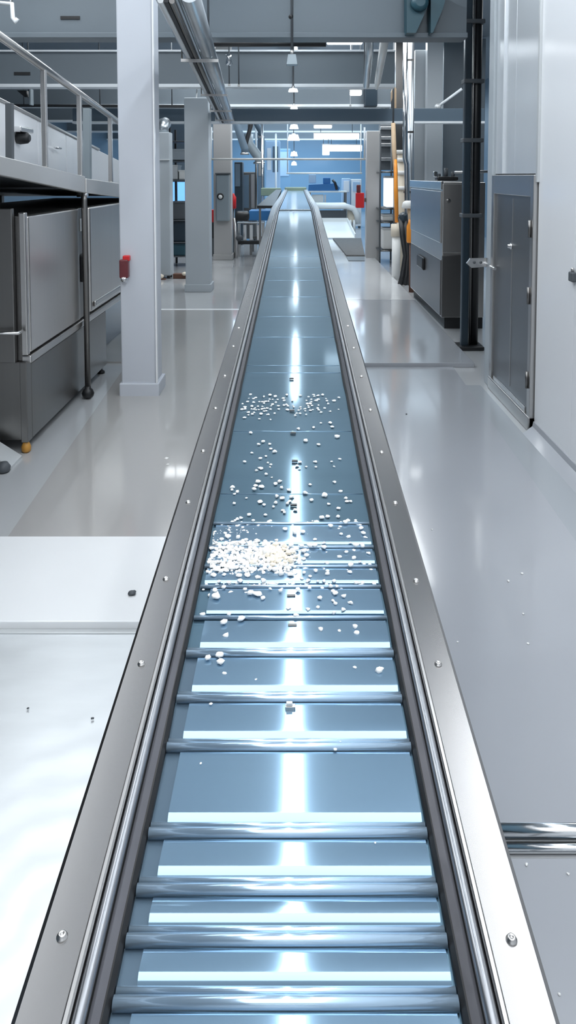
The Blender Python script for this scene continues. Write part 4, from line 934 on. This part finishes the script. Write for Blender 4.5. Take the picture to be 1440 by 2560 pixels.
for yy in (150, 330, 480): MB().beam(at(1009, yy, 14.75), at(1034, yy, 14.75), .04, .04).build('clamp', 'steel_dark', cpz)
cn = thing('orange_canister', 'orange canister with white cap beside the steel cabinet', 'canister', at(1031, 608, 13.2))
MB().lathe((at(1030, 608, 13.2).x, 13.3, at(1030, 608, 13.2).z), [(.075, 0), (.085, .03), (.085, .3), (.06, .36), (.05, .42)], 16).build('body', 'orange', cn)
MB().lathe((at(1023, 508, 13.2).x, 13.35, at(1023, 522, 13.2).z), [(.10, 0), (.115, .03), (.09, .11), (.05, .14)], 16).build('cap', 'white_plastic', cn)
MB().tube([(at(1030, 560, 13.3).x, 13.3, at(1030, 570, 13.3).z), (at(1024, 520, 13.3).x, 13.35, at(1024, 520, 13.3).z)], .04).build('neck', 'tan', cn)
MB().tube([(at(1030, 608, 13.3).x, 13.3, 0), (at(1030, 608, 13.3).x, 13.3, at(1030, 606, 13.3).z)], .05).build('stand', 'brown', cn)
bh = thing('black_hoses', 'bundle of black hoses curving down to the floor by the cabinet', 'hose', at(1010, 690, 14.2))
for dx, dy in ((0, 0), (10, 4), (18, -3)):
    MB().tube([at(1002 + dx, 540, 14.3), at(1006 + dx, 590, 14.2), at(1014 + dx * .6, 640, 14.1), at(1006 + dx, 690, 14.05), at(1000 + dx, 712, 14.0)], .05).build('hose', 'black', bh)
MB().blob(at(1008, 545, 14.3), .10, .1, .12, .1, 2).build('coupling', 'navy', bh)

# ------------------------------------------------------------------ strip lights (out of direct view behind the beams) and added unseen fill lights
def lamp_row(name, label, grp, x, ys_, L, w, z, m='strip_glow'):
    for i, yy in enumerate(ys_):
        t = thing(name, label, 'light', (x, yy, z), group=grp)
        MB().box((x - w / 2, yy, z), (x + w / 2, yy + L, z + .05), .008).build('diffuser', m, t)
        MB().box((x - w / 2 - .03, yy - .02, z + .05), (x + w / 2 + .03, yy + L + .02, z + .11), .008).build('housing', 'steel', t)
        for k_ in (.1, .9): MB().tube([(x, yy + L * k_, z + .1), (x, yy + L * k_, ZC)], .01, 6).build('hanger', 'steel_dark', t)
lamp_row('ceiling_light', 'long strip light in the row above the conveyor', 'ceiling strip lights above the conveyor', -.02, [2.6 + 1.7 * i for i in range(12)], 1.62, .07, 4.75)

def area(x, y, z, sx, sy, e, col, rot=(0, 0, 0)):  # unseen fill lights, added with no lamp fixtures
    l = bpy.data.lights.new('area', 'AREA'); l.shape = 'RECTANGLE'; l.size = sx; l.size_y = sy; l.energy = e; l.color = col
    o = bpy.data.objects.new('area', l); C.objects.link(o); o.location = (x, y, z); o.rotation_euler = rot; return o
CW = (0.93, 0.97, 1.0); CB = (0.62, 0.82, 1.0)
area(-0.1, 0.6, 5.2, 4.6, 4.2, 190, CW)  # wide overhead light added to draw white lines along the bars
area(0.0, -2.9, 5.0, 5.0, 0.35, 30, CW)
area(-2.7, 7.0, 5.2, 1.6, 7.0, 190, CW)
area(1.55, 4.2, 5.2, 0.3, 3.2, 50, CW)
area(-5.0, 8.0, 5.2, 1.5, 6.0, 60, CW)
area(-2.0, 14.0, 5.2, 1.2, 2.4, 90, CW)
area(1.9, 14.0, 5.2, 1.2, 2.4, 90, CW)
area(4.4, 13.0, 5.2, 2.0, 5.0, 80, CW)
area(-2.2, 19.0, 5.2, 2.0, 3.0, 150, CW)
area(2.2, 19.0, 5.2, 2.0, 3.0, 150, CW)
area(0.0, 24.0, 5.2, 6.0, 3.0, 260, CB)
area(0.0, 29.5, 5.2, 6.0, 3.0, 300, CB)
area(0.0, 37.0, 5.2, 7.0, 8.0, 1000, CB)

w = bpy.data.worlds.new('world'); SC.world = w; w.use_nodes = True
w.node_tree.nodes['Background'].inputs[0].default_value = (0.6, 0.75, 0.9, 1); w.node_tree.nodes['Background'].inputs[1].default_value = 0.05
SC.view_settings.view_transform = 'Standard'; SC.view_settings.look = 'None'; SC.view_settings.gamma = 1; SC.view_settings.exposure = 0.0
SC.view_settings.use_curve_mapping = False
